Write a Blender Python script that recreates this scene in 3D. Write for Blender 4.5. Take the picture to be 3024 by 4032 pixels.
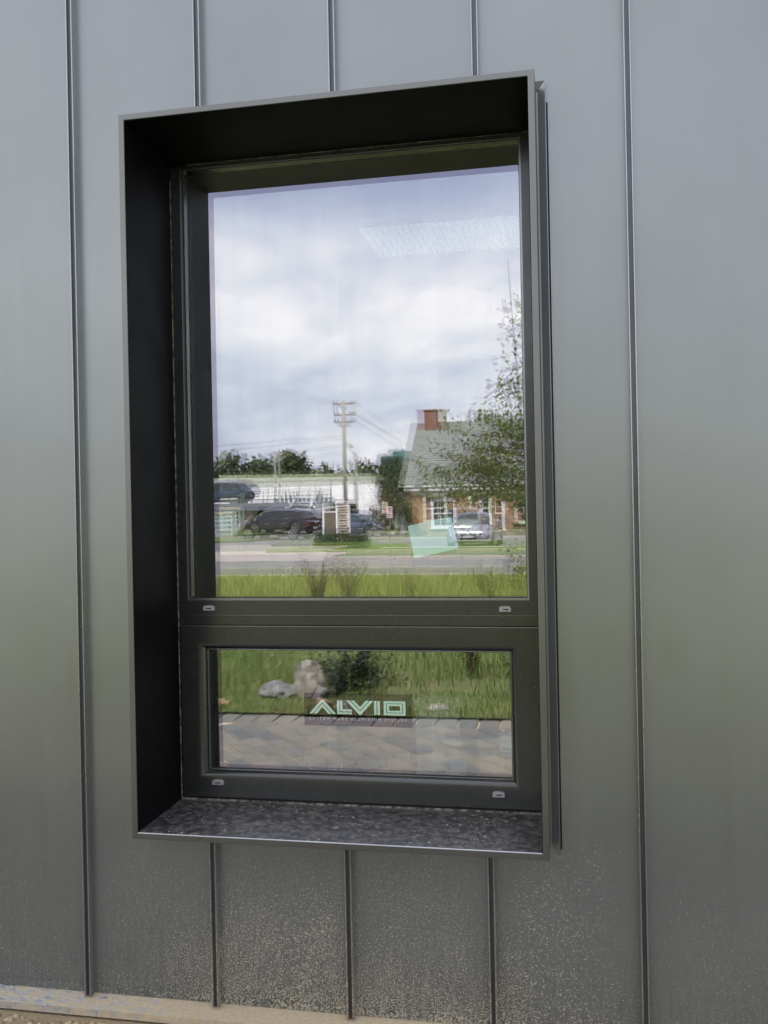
import bpy, math, random
import numpy as np
from mathutils import Vector, Matrix, Euler
R = math.radians
random.seed(7); RNG = np.random.default_rng(7)
for o in list(bpy.data.objects): bpy.data.objects.remove(o)
sc = bpy.context.scene
col = sc.collection

# ------------------------------------------------------------------ camera
CAM_P = (1.3655, -2.6137, 1.3787); YAW, PIT, ROL, FPX = 0.1985, -0.0004, -0.0198, 3700.0
cam_d = bpy.data.cameras.new('camera'); cam = bpy.data.objects.new('camera', cam_d); col.objects.link(cam)
cam_d.sensor_fit = 'HORIZONTAL'; cam_d.sensor_width = 36.0; cam_d.lens = 36.0 * FPX / 3024.0
cam_d.clip_start = 0.05; cam_d.clip_end = 3000
_fw = Vector((-math.sin(YAW) * math.cos(PIT), math.cos(YAW) * math.cos(PIT), math.sin(PIT)))
_r = Vector((math.cos(YAW), math.sin(YAW), 0)); _u = _r.cross(_fw)
_r2 = _r * math.cos(ROL) + _u * math.sin(ROL); _u2 = -_r * math.sin(ROL) + _u * math.cos(ROL)
cam.matrix_world = Matrix(((_r2.x, _u2.x, -_fw.x, CAM_P[0]), (_r2.y, _u2.y, -_fw.y, CAM_P[1]), (_r2.z, _u2.z, -_fw.z, CAM_P[2]), (0, 0, 0, 1)))
sc.camera = cam

# ------------------------------------------------------------------ sky and sun (sun stands behind the metal building)
SUN_EL, SUN_AZ = R(58), R(-14)          # azimuth from +y towards +x
world = bpy.data.worlds.new('World'); sc.world = world; world.use_nodes = True
wn = world.node_tree; wn.nodes.clear()
def W(t, **k):
    n = wn.nodes.new(t)
    for a, b in k.items(): setattr(n, a, b)
    return n
wl = wn.links.new
sky = W('ShaderNodeTexSky', sky_type='NISHITA', sun_disc=False, sun_elevation=SUN_EL, sun_rotation=SUN_AZ, altitude=0, air_density=1.3, dust_density=2.5, ozone_density=1.5)
tc = W('ShaderNodeTexCoord'); sep = W('ShaderNodeSeparateXYZ'); wl(tc.outputs['Generated'], sep.inputs[0])
def wm(op, a, b=None, clamp=False):
    n = W('ShaderNodeMath', operation=op, use_clamp=clamp)
    for i, v in enumerate((a, b)):
        if v is None: continue
        if isinstance(v, (int, float)): n.inputs[i].default_value = v
        else: wl(v, n.inputs[i])
    return n.outputs[0]
den = wm('ADD', wm('MAXIMUM', sep.outputs[2], 0.0), 0.22)
cx = wm('DIVIDE', sep.outputs[0], den); cy = wm('DIVIDE', sep.outputs[1], den)
cmb = W('ShaderNodeCombineXYZ'); wl(cx, cmb.inputs[0]); wl(cy, cmb.inputs[1]); cmb.inputs[2].default_value = 3.3
def wnoise(scale, detail, rough, dist=0.0):
    n = W('ShaderNodeTexNoise'); n.inputs['Scale'].default_value = scale; n.inputs['Detail'].default_value = detail
    n.inputs['Roughness'].default_value = rough; n.inputs['Distortion'].default_value = dist
    wl(cmb.outputs[0], n.inputs['Vector']); return n.outputs['Fac']
n1 = wnoise(1.15, 9, 0.56, 0.25); n2 = wnoise(3.1, 7, 0.55, 0.15)
cl = wm('ADD', wm('MULTIPLY', n1, 0.75), wm('MULTIPLY', n2, 0.25))
ramp = W('ShaderNodeValToRGB'); wl(cl, ramp.inputs[0])
e = ramp.color_ramp.elements
e[0].position = 0.39; e[0].color = (0.48, 0.52, 0.68, 1)
e[1].position = 0.61; e[1].color = (1.12, 1.07, 1.05, 1)
for p, c in ((0.455, (0.58, 0.62, 0.75, 1)), (0.51, (0.72, 0.745, 0.84, 1)), (0.56, (0.88, 0.88, 0.91, 1))):
    q = ramp.color_ramp.elements.new(p); q.color = c
# brighter haze towards the horizon
hz = W('ShaderNodeMapRange'); wl(sep.outputs[2], hz.inputs[0]); hz.inputs[1].default_value = 0.0; hz.inputs[2].default_value = 0.30
hz.inputs[3].default_value = 0.4; hz.inputs[4].default_value = 0.0
mx1 = W('ShaderNodeMix', data_type='RGBA'); wl(hz.outputs[0], mx1.inputs['Factor']); wl(ramp.outputs[0], mx1.inputs['A']); mx1.inputs['B'].default_value = (0.80, 0.83, 0.90, 1)
skm = W('ShaderNodeVectorMath', operation='SCALE'); wl(sky.outputs[0], skm.inputs[0]); skm.inputs['Scale'].default_value = 0.09
thin = W('ShaderNodeMapRange'); wl(cl, thin.inputs[0]); thin.inputs[1].default_value = 0.38; thin.inputs[2].default_value = 0.5; thin.inputs[3].default_value = 0.75; thin.inputs[4].default_value = 0.9
mx2 = W('ShaderNodeMix', data_type='RGBA'); wl(thin.outputs[0], mx2.inputs['Factor']); wl(skm.outputs[0], mx2.inputs['A']); wl(mx1.outputs['Result'], mx2.inputs['B'])
bg = W('ShaderNodeBackground'); bg.inputs['Strength'].default_value = 1.0; wl(mx2.outputs['Result'], bg.inputs['Color'])
wo = W('ShaderNodeOutputWorld'); wl(bg.outputs[0], wo.inputs[0])

sun_d = bpy.data.lights.new('sun', 'SUN'); sun_d.energy = 4.6; sun_d.angle = R(1.5); sun_d.color = (1.0, 0.95, 0.86)
sun = bpy.data.objects.new('sun', sun_d); col.objects.link(sun)
_sd = Vector((math.sin(SUN_AZ) * math.cos(SUN_EL), math.cos(SUN_AZ) * math.cos(SUN_EL), math.sin(SUN_EL)))
sun.rotation_euler = _sd.to_track_quat('Z', 'Y').to_euler(); sun.location = (0, 20, 30)

sc.view_settings.view_transform = 'Standard'; sc.view_settings.look = 'None'
sc.view_settings.exposure = 0.75; sc.view_settings.gamma = 1.0; sc.view_settings.use_curve_mapping = False
sc.render.engine = 'CYCLES'
sc.cycles.max_bounces = 6; sc.cycles.glossy_bounces = 4; sc.cycles.transparent_max_bounces = 14; sc.cycles.diffuse_bounces = 2
sc.cycles.use_light_tree = False
sc.cycles.caustics_reflective = False; sc.cycles.caustics_refractive = False

# ------------------------------------------------------------------ helpers
def tag(o, label=None, cat=None, group=None, kind=None):
    if label: o['label'] = label
    if cat: o['category'] = cat
    if group: o['group'] = group
    if kind: o['kind'] = kind
    return o
def empty(name, loc=(0, 0, 0), rz=0.0, label=None, cat=None, group=None, kind=None):
    o = bpy.data.objects.new(name, None); col.objects.link(o); o.location = loc; o.rotation_euler = (0, 0, rz)
    o.empty_display_size = 0.1
    return tag(o, label, cat, group, kind)
def setup(me, mats, smooth=False):
    for m in (mats if isinstance(mats, (list, tuple)) else [mats]): me.materials.append(m)
    if smooth: me.polygons.foreach_set('use_smooth', [True] * len(me.polygons))
def link(name, me, parent=None, loc=None):
    o = bpy.data.objects.new(name, me); col.objects.link(o)
    if parent: o.parent = parent
    if loc: o.location = loc
    return o
class MB:
    def __init__(s): s.v = []; s.f = []; s.m = []
    def add(s, V, F, mi=0):
        b = len(s.v); s.v += [tuple(p) for p in V]; s.f += [tuple(i + b for i in f) for f in F]; s.m += [mi] * len(F); return s
    def box(s, a, b, mi=0, bev=0.0):
        x0, y0, z0 = a; x1, y1, z1 = b
        if x1 < x0: x0, x1 = x1, x0
        if y1 < y0: y0, y1 = y1, y0
        if z1 < z0: z0, z1 = z1, z0
        V = [(x0, y0, z0), (x1, y0, z0), (x1, y1, z0), (x0, y1, z0), (x0, y0, z1), (x1, y0, z1), (x1, y1, z1), (x0, y1, z1)]
        return s.add(V, [(0, 3, 2, 1), (4, 5, 6, 7), (0, 1, 5, 4), (1, 2, 6, 5), (2, 3, 7, 6), (3, 0, 4, 7)], mi)
    def bbox(s, a, b, bev, mi=0):
        """box with all twelve edges chamfered"""
        c = [(a[i] + b[i]) / 2 for i in range(3)]; h = [abs(b[i] - a[i]) / 2 for i in range(3)]; k = min(bev, min(h) * 0.9)
        V = []; idx = {}
        for sx in (-1, 1):
            for sy in (-1, 1):
                for sz in (-1, 1):
                    for ax in range(3):
                        p = [h[0] - k, h[1] - k, h[2] - k]; p[ax] = h[ax]
                        idx[(sx, sy, sz, ax)] = len(V); V.append((c[0] + sx * p[0], c[1] + sy * p[1], c[2] + sz * p[2]))
        F = []
        g = lambda *t: idx[t]
        for sg in (-1, 1):
            q = [g(sg, -1, -1, 0), g(sg, 1, -1, 0), g(sg, 1, 1, 0), g(sg, -1, 1, 0)]; F.append(q if sg > 0 else q[::-1])
            q = [g(-1, sg, -1, 1), g(-1, sg, 1, 1), g(1, sg, 1, 1), g(1, sg, -1, 1)]; F.append(q if sg > 0 else q[::-1])
            q = [g(-1, -1, sg, 2), g(1, -1, sg, 2), g(1, 1, sg, 2), g(-1, 1, sg, 2)]; F.append(q if sg > 0 else q[::-1])
        for s1 in (-1, 1):
            for s2 in (-1, 1):
                q = [g(s1, s2, -1, 0), g(s1, s2, -1, 1), g(s1, s2, 1, 1), g(s1, s2, 1, 0)]; F.append(q if s1 * s2 > 0 else q[::-1])
                q = [g(s1, -1, s2, 2), g(s1, -1, s2, 0), g(s1, 1, s2, 0), g(s1, 1, s2, 2)]; F.append(q[::-1] if s1 * s2 > 0 else q)
                q = [g(-1, s1, s2, 1), g(-1, s1, s2, 2), g(1, s1, s2, 2), g(1, s1, s2, 1)]; F.append(q[::-1] if s1 * s2 < 0 else q)
        for sx in (-1, 1):
            for sy in (-1, 1):
                for sz in (-1, 1):
                    q = [g(sx, sy, sz, 0), g(sx, sy, sz, 1), g(sx, sy, sz, 2)]; F.append(q if sx * sy * sz > 0 else q[::-1])
        return s.add(V, F, mi)
    def tube(s, pts, rad, n=8, mi=0, cap=True):
        pts = [Vector(p) for p in pts]; rad = rad if isinstance(rad, (list, tuple)) else [rad] * len(pts)
        V = []; F = []; up = None
        for i, p in enumerate(pts):
            d = (pts[min(i + 1, len(pts) - 1)] - pts[max(i - 1, 0)]).normalized()
            if up is None: up = Vector((0, 0, 1)) if abs(d.z) < 0.9 else Vector((1, 0, 0))
            a = d.cross(up).normalized(); b = a.cross(d).normalized(); up = b
            for k in range(n):
                t = 2 * math.pi * k / n; V.append(p + a * (rad[i] * math.cos(t)) + b * (rad[i] * math.sin(t)))
        for i in range(len(pts) - 1):
            for k in range(n):
                F.append((i * n + k, i * n + (k + 1) % n, (i + 1) * n + (k + 1) % n, (i + 1) * n + k))
        if cap: F.append(tuple(range(n))[::-1]); F.append(tuple((len(pts) - 1) * n + k for k in range(n)))
        return s.add(V, F, mi)
    def ext(s, poly, a, b, axis='z', mi=0):
        """polygon (list of 2-tuples, the two other axes in order) extruded from a to b along axis"""
        n = len(poly)
        def P(p, t): return {'z': (p[0], p[1], t), 'x': (t, p[0], p[1]), 'y': (p[0], t, p[1])}[axis]
        V = [P(p, a) for p in poly] + [P(p, b) for p in poly]
        F = [tuple(range(n))[::-1], tuple(range(n, 2 * n))] + [(i, (i + 1) % n, n + (i + 1) % n, n + i) for i in range(n)]
        return s.add(V, F, mi)
    def lathe(s, prof, c, axis='y', n=20, mi=0):
        """prof: (radius, offset along axis)"""
        V = []; F = []
        for r, h in prof:
            for k in range(n):
                t = 2 * math.pi * k / n; a, b = r * math.cos(t), r * math.sin(t)
                V.append({'y': (c[0] + a, c[1] + h, c[2] + b), 'z': (c[0] + a, c[1] + b, c[2] + h), 'x': (c[0] + h, c[1] + a, c[2] + b)}[axis])
        for i in range(len(prof) - 1):
            for k in range(n): F.append((i * n + k, i * n + (k + 1) % n, (i + 1) * n + (k + 1) % n, (i + 1) * n + k))
        F.append(tuple(range(n))); F.append(tuple((len(prof) - 1) * n + k for k in range(n)))
        return s.add(V, F, mi)
    def loft(s, secs, mi=0, closed=True, cap=True):
        n = len(secs[0]); V = [p for q in secs for p in q]; F = []
        for i in range(len(secs) - 1):
            for k in range(n if closed else n - 1):
                F.append((i * n + k, i * n + (k + 1) % n, (i + 1) * n + (k + 1) % n, (i + 1) * n + k))
        if cap: F.append(tuple(range(n))[::-1]); F.append(tuple((len(secs) - 1) * n + k for k in range(n)))
        return s.add(V, F, mi)
    def mesh(s, name, mats, smooth=False):
        me = bpy.data.meshes.new(name); me.from_pydata(s.v, [], s.f)
        if any(s.m): me.polygons.foreach_set('material_index', s.m)
        setup(me, mats, smooth); me.update()
        return me
    def build(s, name, mats, parent=None, smooth=False, loc=None): return link(name, s.mesh(name, mats, smooth), parent, loc)
def fix_normals(me):
    import bmesh
    bm = bmesh.new(); bm.from_mesh(me); bmesh.ops.recalc_face_normals(bm, faces=bm.faces); bm.to_mesh(me); bm.free(); return me
def auto_smooth(o, ang=35):
    me = o.data; me.polygons.foreach_set('use_smooth', [True] * len(me.polygons))
    me.set_sharp_from_angle(angle=R(ang)); return o
def poly_mesh(name, V, per, mats, smooth=False):
    """fast mesh of unconnected polygons with `per` corners each; V is (N*per, 3)"""
    V = np.asarray(V, dtype=np.float32).reshape(-1, 3); n = len(V) // per
    me = bpy.data.meshes.new(name); me.vertices.add(len(V)); me.vertices.foreach_set('co', V.ravel())
    me.loops.add(len(V)); me.loops.foreach_set('vertex_index', np.arange(len(V), dtype=np.int32))
    me.polygons.add(n); me.polygons.foreach_set('loop_start', np.arange(0, len(V), per, dtype=np.int32))
    setup(me, mats, smooth); me.update(calc_edges=True); return me
def leaf_quads(C, size, rng, droop=0.3, aspect=0.55):
    """diamond leaves at the points C"""
    n = len(C); d = rng.normal(size=(n, 3)); d[:, 2] -= droop; d /= np.linalg.norm(d, axis=1)[:, None]
    w = np.cross(d, rng.normal(size=(n, 3))); w /= np.linalg.norm(w, axis=1)[:, None]
    nn = np.cross(d, w)
    L = (size * rng.uniform(0.7, 1.3, n))[:, None]; B = L * aspect
    fold = nn * (L * 0.12)
    return np.stack([C, C + d * L * 0.45 + w * B * 0.5 + fold, C + d * L, C + d * L * 0.45 - w * B * 0.5 + fold], 1).reshape(-1, 3)
def text_mesh(s, size, mat, spacing=1.0, extrude=0.0, align='LEFT'):
    cu = bpy.data.curves.new('lettering', 'FONT'); cu.body = s; cu.size = size; cu.space_character = spacing; cu.extrude = extrude; cu.align_x = align
    ob = bpy.data.objects.new('lettering', cu); col.objects.link(ob)
    dg = bpy.context.evaluated_depsgraph_get(); me = bpy.data.meshes.new_from_object(ob.evaluated_get(dg))
    bpy.data.objects.remove(ob); bpy.data.curves.remove(cu); me.materials.clear(); me.materials.append(mat); return me

# ------------------------------------------------------------------ materials
class NT:
    def __init__(s, name):
        s.m = bpy.data.materials.new(name); s.m.use_nodes = True; s.t = s.m.node_tree
        s.b = s.t.nodes['Principled BSDF']; s.out = s.t.nodes['Material Output']; s._co = None
    def n(s, t, **k):
        x = s.t.nodes.new(t)
        for a, b in k.items(): setattr(x, a, b)
        return x
    def put(s, sock, v):
        if isinstance(v, bpy.types.NodeSocket): s.t.links.new(v, sock)
        elif isinstance(v, (tuple, list)) and sock.type == 'RGBA': sock.default_value = tuple(v[:3]) + (1,)
        else: sock.default_value = v
    def set(s, **k):
        for a, v in k.items(): s.put(s.b.inputs[a.replace('_', ' ')], v)
        return s
    def co(s, kind='Object', scale=None):
        if s._co is None: s._co = s.n('ShaderNodeTexCoord')
        o = s._co.outputs[kind]
        if scale is not None:
            mp = s.n('ShaderNodeMapping'); mp.inputs['Scale'].default_value = scale; s.t.links.new(o, mp.inputs[0]); o = mp.outputs[0]
        return o
    def pos(s, scale=None):
        g = s.n('ShaderNodeNewGeometry').outputs['Position']
        if scale is not None:
            mp = s.n('ShaderNodeMapping'); mp.inputs['Scale'].default_value = scale; s.t.links.new(g, mp.inputs[0]); g = mp.outputs[0]
        return g
    def noise(s, vec, scale, detail=4, rough=0.55, dist=0.0, out='Fac'):
        x = s.n('ShaderNodeTexNoise'); s.put(x.inputs['Vector'], vec); x.inputs['Scale'].default_value = scale; x.inputs['Detail'].default_value = detail
        x.inputs['Roughness'].default_value = rough; x.inputs['Distortion'].default_value = dist; return x.outputs[out]
    def voro(s, vec, scale, feature='F1', out='Distance', rnd=1.0):
        x = s.n('ShaderNodeTexVoronoi', feature=feature); s.put(x.inputs['Vector'], vec); x.inputs['Scale'].default_value = scale; x.inputs['Randomness'].default_value = rnd
        return x.outputs[out]
    def mr(s, v, a, b, c=0.0, d=1.0, smooth=False):
        x = s.n('ShaderNodeMapRange'); x.interpolation_type = 'SMOOTHSTEP' if smooth else 'LINEAR'
        s.put(x.inputs[0], v)
        for i, q in enumerate((a, b, c, d)): x.inputs[i + 1].default_value = q
        return x.outputs[0]
    def math(s, op, a, b=0.0, clamp=False):
        x = s.n('ShaderNodeMath', operation=op, use_clamp=clamp); s.put(x.inputs[0], a); s.put(x.inputs[1], b); return x.outputs[0]
    def mix(s, f, a, b):
        x = s.n('ShaderNodeMix', data_type='RGBA'); s.put(x.inputs['Factor'], f); s.put(x.inputs['A'], a); s.put(x.inputs['B'], b); return x.outputs['Result']
    def fmix(s, f, a, b):
        x = s.n('ShaderNodeMix', data_type='FLOAT'); s.put(x.inputs['Factor'], f); s.put(x.inputs['A'], a); s.put(x.inputs['B'], b); return x.outputs['Result']
    def sep(s, v): x = s.n('ShaderNodeSeparateXYZ'); s.put(x.inputs[0], v); return x.outputs
    def ramp(s, f, stops):
        x = s.n('ShaderNodeValToRGB'); s.put(x.inputs[0], f); el = x.color_ramp.elements
        el[0].position, el[0].color = stops[0][0], tuple(stops[0][1]) + (1,); el[1].position, el[1].color = stops[-1][0], tuple(stops[-1][1]) + (1,)
        for p, c in stops[1:-1]: el.new(p).color = tuple(c) + (1,)
        return x.outputs[0]
    def bump(s, h, strength=0.3, dist=0.01):
        x = s.n('ShaderNodeBump'); x.inputs['Strength'].default_value = strength; x.inputs['Distance'].default_value = dist; s.put(x.inputs['Height'], h)
        s.put(s.b.inputs['Normal'], x.outputs[0]); return s
    def rnd(s): return s.n('ShaderNodeObjectInfo').outputs['Random']
    def isl(s): return s.n('ShaderNodeNewGeometry').outputs['Random Per Island']
def flat(name, c, rough=0.6, metal=0.0, var=0.12, vs=6.0, spec=0.5):
    t = NT(name); f = t.noise(t.co(), vs, 5, 0.6)
    c2 = [x * (1 - var) for x in c]; c3 = [min(1, x * (1 + var)) for x in c]
    t.set(Base_Color=t.mix(t.mr(f, 0.3, 0.7), c2, c3), Roughness=rough, Metallic=metal); t.b.inputs['Specular IOR Level'].default_value = spec
    return t.m
def leafmat(name, c1, c2, c3, trans=0.35, straw=None):
    t = NT(name); c = t.ramp(t.isl(), [(0, c1), (0.5, c2), (1, c3)])
    if straw: c = t.mix(t.mr(t.noise(t.pos((1, 0.6, 0.2)), 1.1, 4, 0.65), 0.42, 0.66, 0.0, 0.8), c, straw)
    t.set(Base_Color=c, Roughness=0.5); t.b.inputs['Specular IOR Level'].default_value = 0.3
    tr = t.n('ShaderNodeBsdfTranslucent'); t.put(tr.inputs['Color'], c); mx = t.n('ShaderNodeMixShader'); mx.inputs[0].default_value = trans
    t.t.links.new(t.b.outputs[0], mx.inputs[1]); t.t.links.new(tr.outputs[0], mx.inputs[2]); t.t.links.new(mx.outputs[0], t.out.inputs[0]); return t.m
M = {}
def metal_paint(name, base, rough, mud_and_shade=True):
    """metallic anthracite coating with mud: splashes up from the ground, plus shade painted in towards the base"""
    t = NT(name); P = t.pos(); x, y, z = t.sep(P)
    soft = t.noise(P, 1.7, 3, 0.5); cloud = t.noise(t.pos((1, 1, 0.35)), 9, 5, 0.6)
    bc = t.mix(t.mr(soft, 0.3, 0.7), [c * 0.95 for c in base], [c * 1.05 for c in base])
    rg = t.mr(cloud, 0.3, 0.7, rough - 0.025, rough + 0.03)
    sm1 = t.math('MULTIPLY', t.mr(t.noise(t.pos((1, 1, 0.5)), 16, 6, 0.75, 1.2), 0.60, 0.78), t.mr(t.noise(P, 2.1, 2), 0.52, 0.62))
    bc = t.mix(t.math('MULTIPLY', sm1, 0.35), bc, (0.50, 0.50, 0.48)); rg = t.math('ADD', rg, t.math('MULTIPLY', sm1, 0.12))
    run = t.mr(t.noise(t.pos((22, 1, 0.35)), 1.0, 5, 0.65), 0.3, 0.75, -0.02, 0.025); rg = t.math('ADD', rg, run)
    mt = 0.92
    if mud_and_shade:
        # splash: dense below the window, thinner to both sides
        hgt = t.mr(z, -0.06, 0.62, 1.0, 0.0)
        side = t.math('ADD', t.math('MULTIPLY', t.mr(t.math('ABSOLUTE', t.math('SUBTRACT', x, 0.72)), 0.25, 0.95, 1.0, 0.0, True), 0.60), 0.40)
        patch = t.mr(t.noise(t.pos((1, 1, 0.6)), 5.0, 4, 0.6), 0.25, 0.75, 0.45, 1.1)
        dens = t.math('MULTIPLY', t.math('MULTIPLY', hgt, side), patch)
        grain = t.noise(P, 240, 1, 0.5)
        thr = t.math('SUBTRACT', 0.71, t.math('MULTIPLY', dens, 0.28))
        d1 = t.math('MULTIPLY', t.math('SUBTRACT', grain, thr), 14.0, True)
        grain2 = t.noise(t.pos((1, 1, 0.6)), 130, 2, 0.5)
        d2 = t.math('MULTIPLY', t.math('SUBTRACT', grain2, t.math('SUBTRACT', 0.76, t.math('MULTIPLY', dens, 0.24))), 10.0, True)
        spk = t.math('MULTIPLY', t.math('GREATER_THAN', 0.055, t.voro(P, 26)), t.math('GREATER_THAN', t.voro(P, 26, out='Color'), 0.80))
        film = t.math('MULTIPLY', t.math('ADD', t.math('MULTIPLY', dens, 0.45), t.math('MULTIPLY', t.math('MULTIPLY', hgt, hgt), 0.55)), t.mr(t.noise(t.pos((9, 1, 1.2)), 7, 5, 0.65), 0.25, 0.7, 0.55, 1.1))  # dark film also paints shade into the wall's colour towards the base
        mask = t.math('MAXIMUM', t.math('MULTIPLY', t.math('MAXIMUM', d1, d2), 0.9), t.math('MULTIPLY', spk, 0.6), True)
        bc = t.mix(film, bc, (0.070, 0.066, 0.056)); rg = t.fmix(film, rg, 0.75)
        tan = t.mix(t.noise(P, 200, 1), (0.30, 0.26, 0.19), (0.72, 0.64, 0.49))
        bc = t.mix(mask, bc, tan); rg = t.fmix(mask, rg, 0.9); mt = t.fmix(t.math('MAXIMUM', mask, t.math('MULTIPLY', film, 0.8)), 0.92, 0.0)
    t.set(Base_Color=bc, Roughness=rg, Metallic=mt)
    t.bump(t.noise(P, 900, 2, 0.5), 0.025, 0.002)
    return t.m
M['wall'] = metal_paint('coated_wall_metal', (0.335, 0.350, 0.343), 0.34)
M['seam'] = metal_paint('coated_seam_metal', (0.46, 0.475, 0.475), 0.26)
M['surround'] = metal_paint('anthracite_surround_metal', (0.235, 0.235, 0.222), 0.34, mud_and_shade=False)
M['trim'] = metal_paint('slate_trim_metal', (0.30, 0.33, 0.35), 0.40, mud_and_shade=False)
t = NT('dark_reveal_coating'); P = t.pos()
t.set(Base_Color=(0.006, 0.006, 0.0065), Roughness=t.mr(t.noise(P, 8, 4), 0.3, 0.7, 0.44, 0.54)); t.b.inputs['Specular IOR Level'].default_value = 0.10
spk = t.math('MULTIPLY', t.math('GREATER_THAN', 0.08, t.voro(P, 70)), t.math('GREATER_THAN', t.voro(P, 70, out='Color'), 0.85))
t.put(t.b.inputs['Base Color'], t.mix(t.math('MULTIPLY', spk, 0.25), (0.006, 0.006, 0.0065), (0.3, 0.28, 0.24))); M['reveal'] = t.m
t = NT('frame_coating'); P = t.pos()
spk = t.math('MULTIPLY', t.math('GREATER_THAN', 0.07, t.voro(P, 48)), t.math('GREATER_THAN', t.voro(P, 48, out='Color'), 0.88))
smu = t.mr(t.noise(t.pos((0.5, 1, 3)), 14, 4), 0.55, 0.75, 0.0, 0.5)
t.set(Base_Color=t.mix(t.math('MULTIPLY', spk, 0.6), t.mix(smu, (0.094, 0.096, 0.094), (0.07, 0.071, 0.07)), (0.5, 0.47, 0.4)), Roughness=t.mr(t.noise(P, 6, 4), 0.3, 0.7, 0.23, 0.31), Metallic=0.8); t.b.inputs['Coat Weight'].default_value = 0.35; t.b.inputs['Coat Roughness'].default_value = 0.18; t.bump(t.noise(P, 900, 1), 0.008, 0.001); M['frame'] = t.m
M['groove'] = flat('shadowed_seam_metal', (0.13, 0.135, 0.145), 0.35, 0.85)
M['bead'] = flat('glazing_bead_metal', (0.36, 0.37, 0.39), 0.26, 0.9)
M['nosing'] = flat('bright_edge_metal', (0.60, 0.61, 0.65), 0.3, 0.9)
M['gasket'] = flat('black_gasket', (0.012, 0.012, 0.013), 0.55)
t = NT('sealant_edge'); P = t.pos(); t.set(Base_Color=t.mix(t.mr(t.noise(P, 60, 4), 0.4, 0.65), (0.06, 0.055, 0.045), (0.34, 0.31, 0.25)), Roughness=0.8); M['dust_line'] = t.m
M['cap'] = flat('drain_cap_plastic', (0.55, 0.55, 0.57), 0.34, 0.5)
# dusty sill with dried rain marks
t = NT('rain_spotted_sill'); P = t.pos((1, 1.0, 1))
w1 = t.noise(P, 30, 3, 0.5, out='Color')
vec = t.n('ShaderNodeVectorMath', operation='MULTIPLY_ADD'); t.put(vec.inputs[0], w1); vec.inputs[1].default_value = (0.02, 0.02, 0.02); t.put(vec.inputs[2], P)
V1 = vec.outputs[0]
dist = t.voro(V1, 42); cellr = t.sep(t.voro(V1, 42, out='Color'))[0]
ring = t.math('MULTIPLY', t.math('GREATER_THAN', t.math('MULTIPLY', cellr, 0.42), dist), t.math('GREATER_THAN', cellr, 0.5))
rim = t.math('MULTIPLY', t.mr(t.noise(P, 170, 3, 0.6), 0.40, 0.62, 0.0, 0.9), ring)
d2 = t.voro(V1, 105); c2 = t.sep(t.voro(V1, 105, out='Color'))[1]
dots = t.math('MULTIPLY', t.math('GREATER_THAN', 0.30, d2), t.math('GREATER_THAN', c2, 0.80))
dust = t.mr(t.noise(P, 45, 6, 0.7), 0.42, 0.72, 0.0, 0.42)
msk = t.math('MAXIMUM', t.math('MAXIMUM', t.math('MULTIPLY', rim, t.mr(t.noise(P, 12, 3), 0.35, 0.65, 0.1, 0.8)), t.math('MULTIPLY', dots, t.mr(t.noise(P, 9, 3), 0.40, 0.6, 0.05, 0.95))), dust, True)
edge = t.mr(t.sep(t.pos())[1], 0.165, 0.195, 0.0, 0.45)
msk = t.math('MAXIMUM', msk, t.math('MULTIPLY', edge, t.mr(t.noise(P, 40, 4), 0.3, 0.6)))
t.set(Base_Color=t.mix(msk, (0.085, 0.085, 0.09), (0.70, 0.65, 0.55)), Roughness=t.fmix(msk, 0.34, 0.9), Metallic=t.fmix(msk, 0.5, 0.0)); M['sill'] = t.m
# base flashing caked with soil
t = NT('soiled_base_flashing'); P = t.pos((1, 2, 1)); x = t.sep(t.pos())[0]
mk = t.math('ADD', t.noise(P, 28, 7, 0.7), t.mr(x, -0.3, 0.7, -0.04, 0.24)); mk = t.mr(mk, 0.38, 0.56)
t.set(Base_Color=t.mix(mk, (0.58, 0.59, 0.61), t.mix(t.noise(P, 90, 4), (0.40, 0.31, 0.19), (0.70, 0.59, 0.41))), Roughness=t.fmix(mk, 0.32, 0.92), Metallic=t.fmix(mk, 0.85, 0.0)); t.bump(mk, 0.4, 0.003); M['flash'] = t.m
# coated outer pane / inner pane (add: reflection + see-through)
def glass(name, refl, trans, streak=0.0):
    t = NT(name); g = t.n('ShaderNodeBsdfGlossy'); g.inputs['Roughness'].default_value = 0.0; rc = refl
    if streak:
        sm = t.noise(t.pos((26, 1, 0.7)), 1.0, 5, 0.7); rc = t.mix(t.mr(sm, 0.42, 0.72, 0.0, streak), refl, [c * 0.72 for c in refl])
    t.put(g.inputs['Color'], rc)
    tr = t.n('ShaderNodeBsdfTransparent'); tr.inputs['Color'].default_value = tuple(trans) + (1,)
    ad = t.n('ShaderNodeAddShader'); t.t.links.new(g.outputs[0], ad.inputs[0]); t.t.links.new(tr.outputs[0], ad.inputs[1]); t.t.links.new(ad.outputs[0], t.out.inputs[0]); return t.m
M['pane_out'] = glass('coated_outer_glass', (0.285, 0.272, 0.335), (0.84, 0.87, 0.84))
M['pane_in'] = glass('inner_glass', (0.335, 0.34, 0.31), (0.72, 0.75, 0.72), 0.5)
M['clear'] = glass('clear_glass_body', (0.0, 0.0, 0.0), (0.99, 1.0, 0.99))
M['film'] = glass('grey_decal_film', (0.0, 0.0, 0.0), (0.55, 0.55, 0.55))
M['car_glass'] = flat('car_window_glass', (0.015, 0.018, 0.02), 0.05, 0.0, spec=0.9)
M['house_glass'] = flat('dark_window_glass', (0.02, 0.025, 0.028), 0.06, 0.0, spec=0.9)
M['mint'] = flat('mint_lettering', (0.74, 0.95, 0.85), 0.6, var=0.05)
M['mint_s'] = flat('pale_small_lettering', (0.62, 0.66, 0.62), 0.6, var=0.05)
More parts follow.
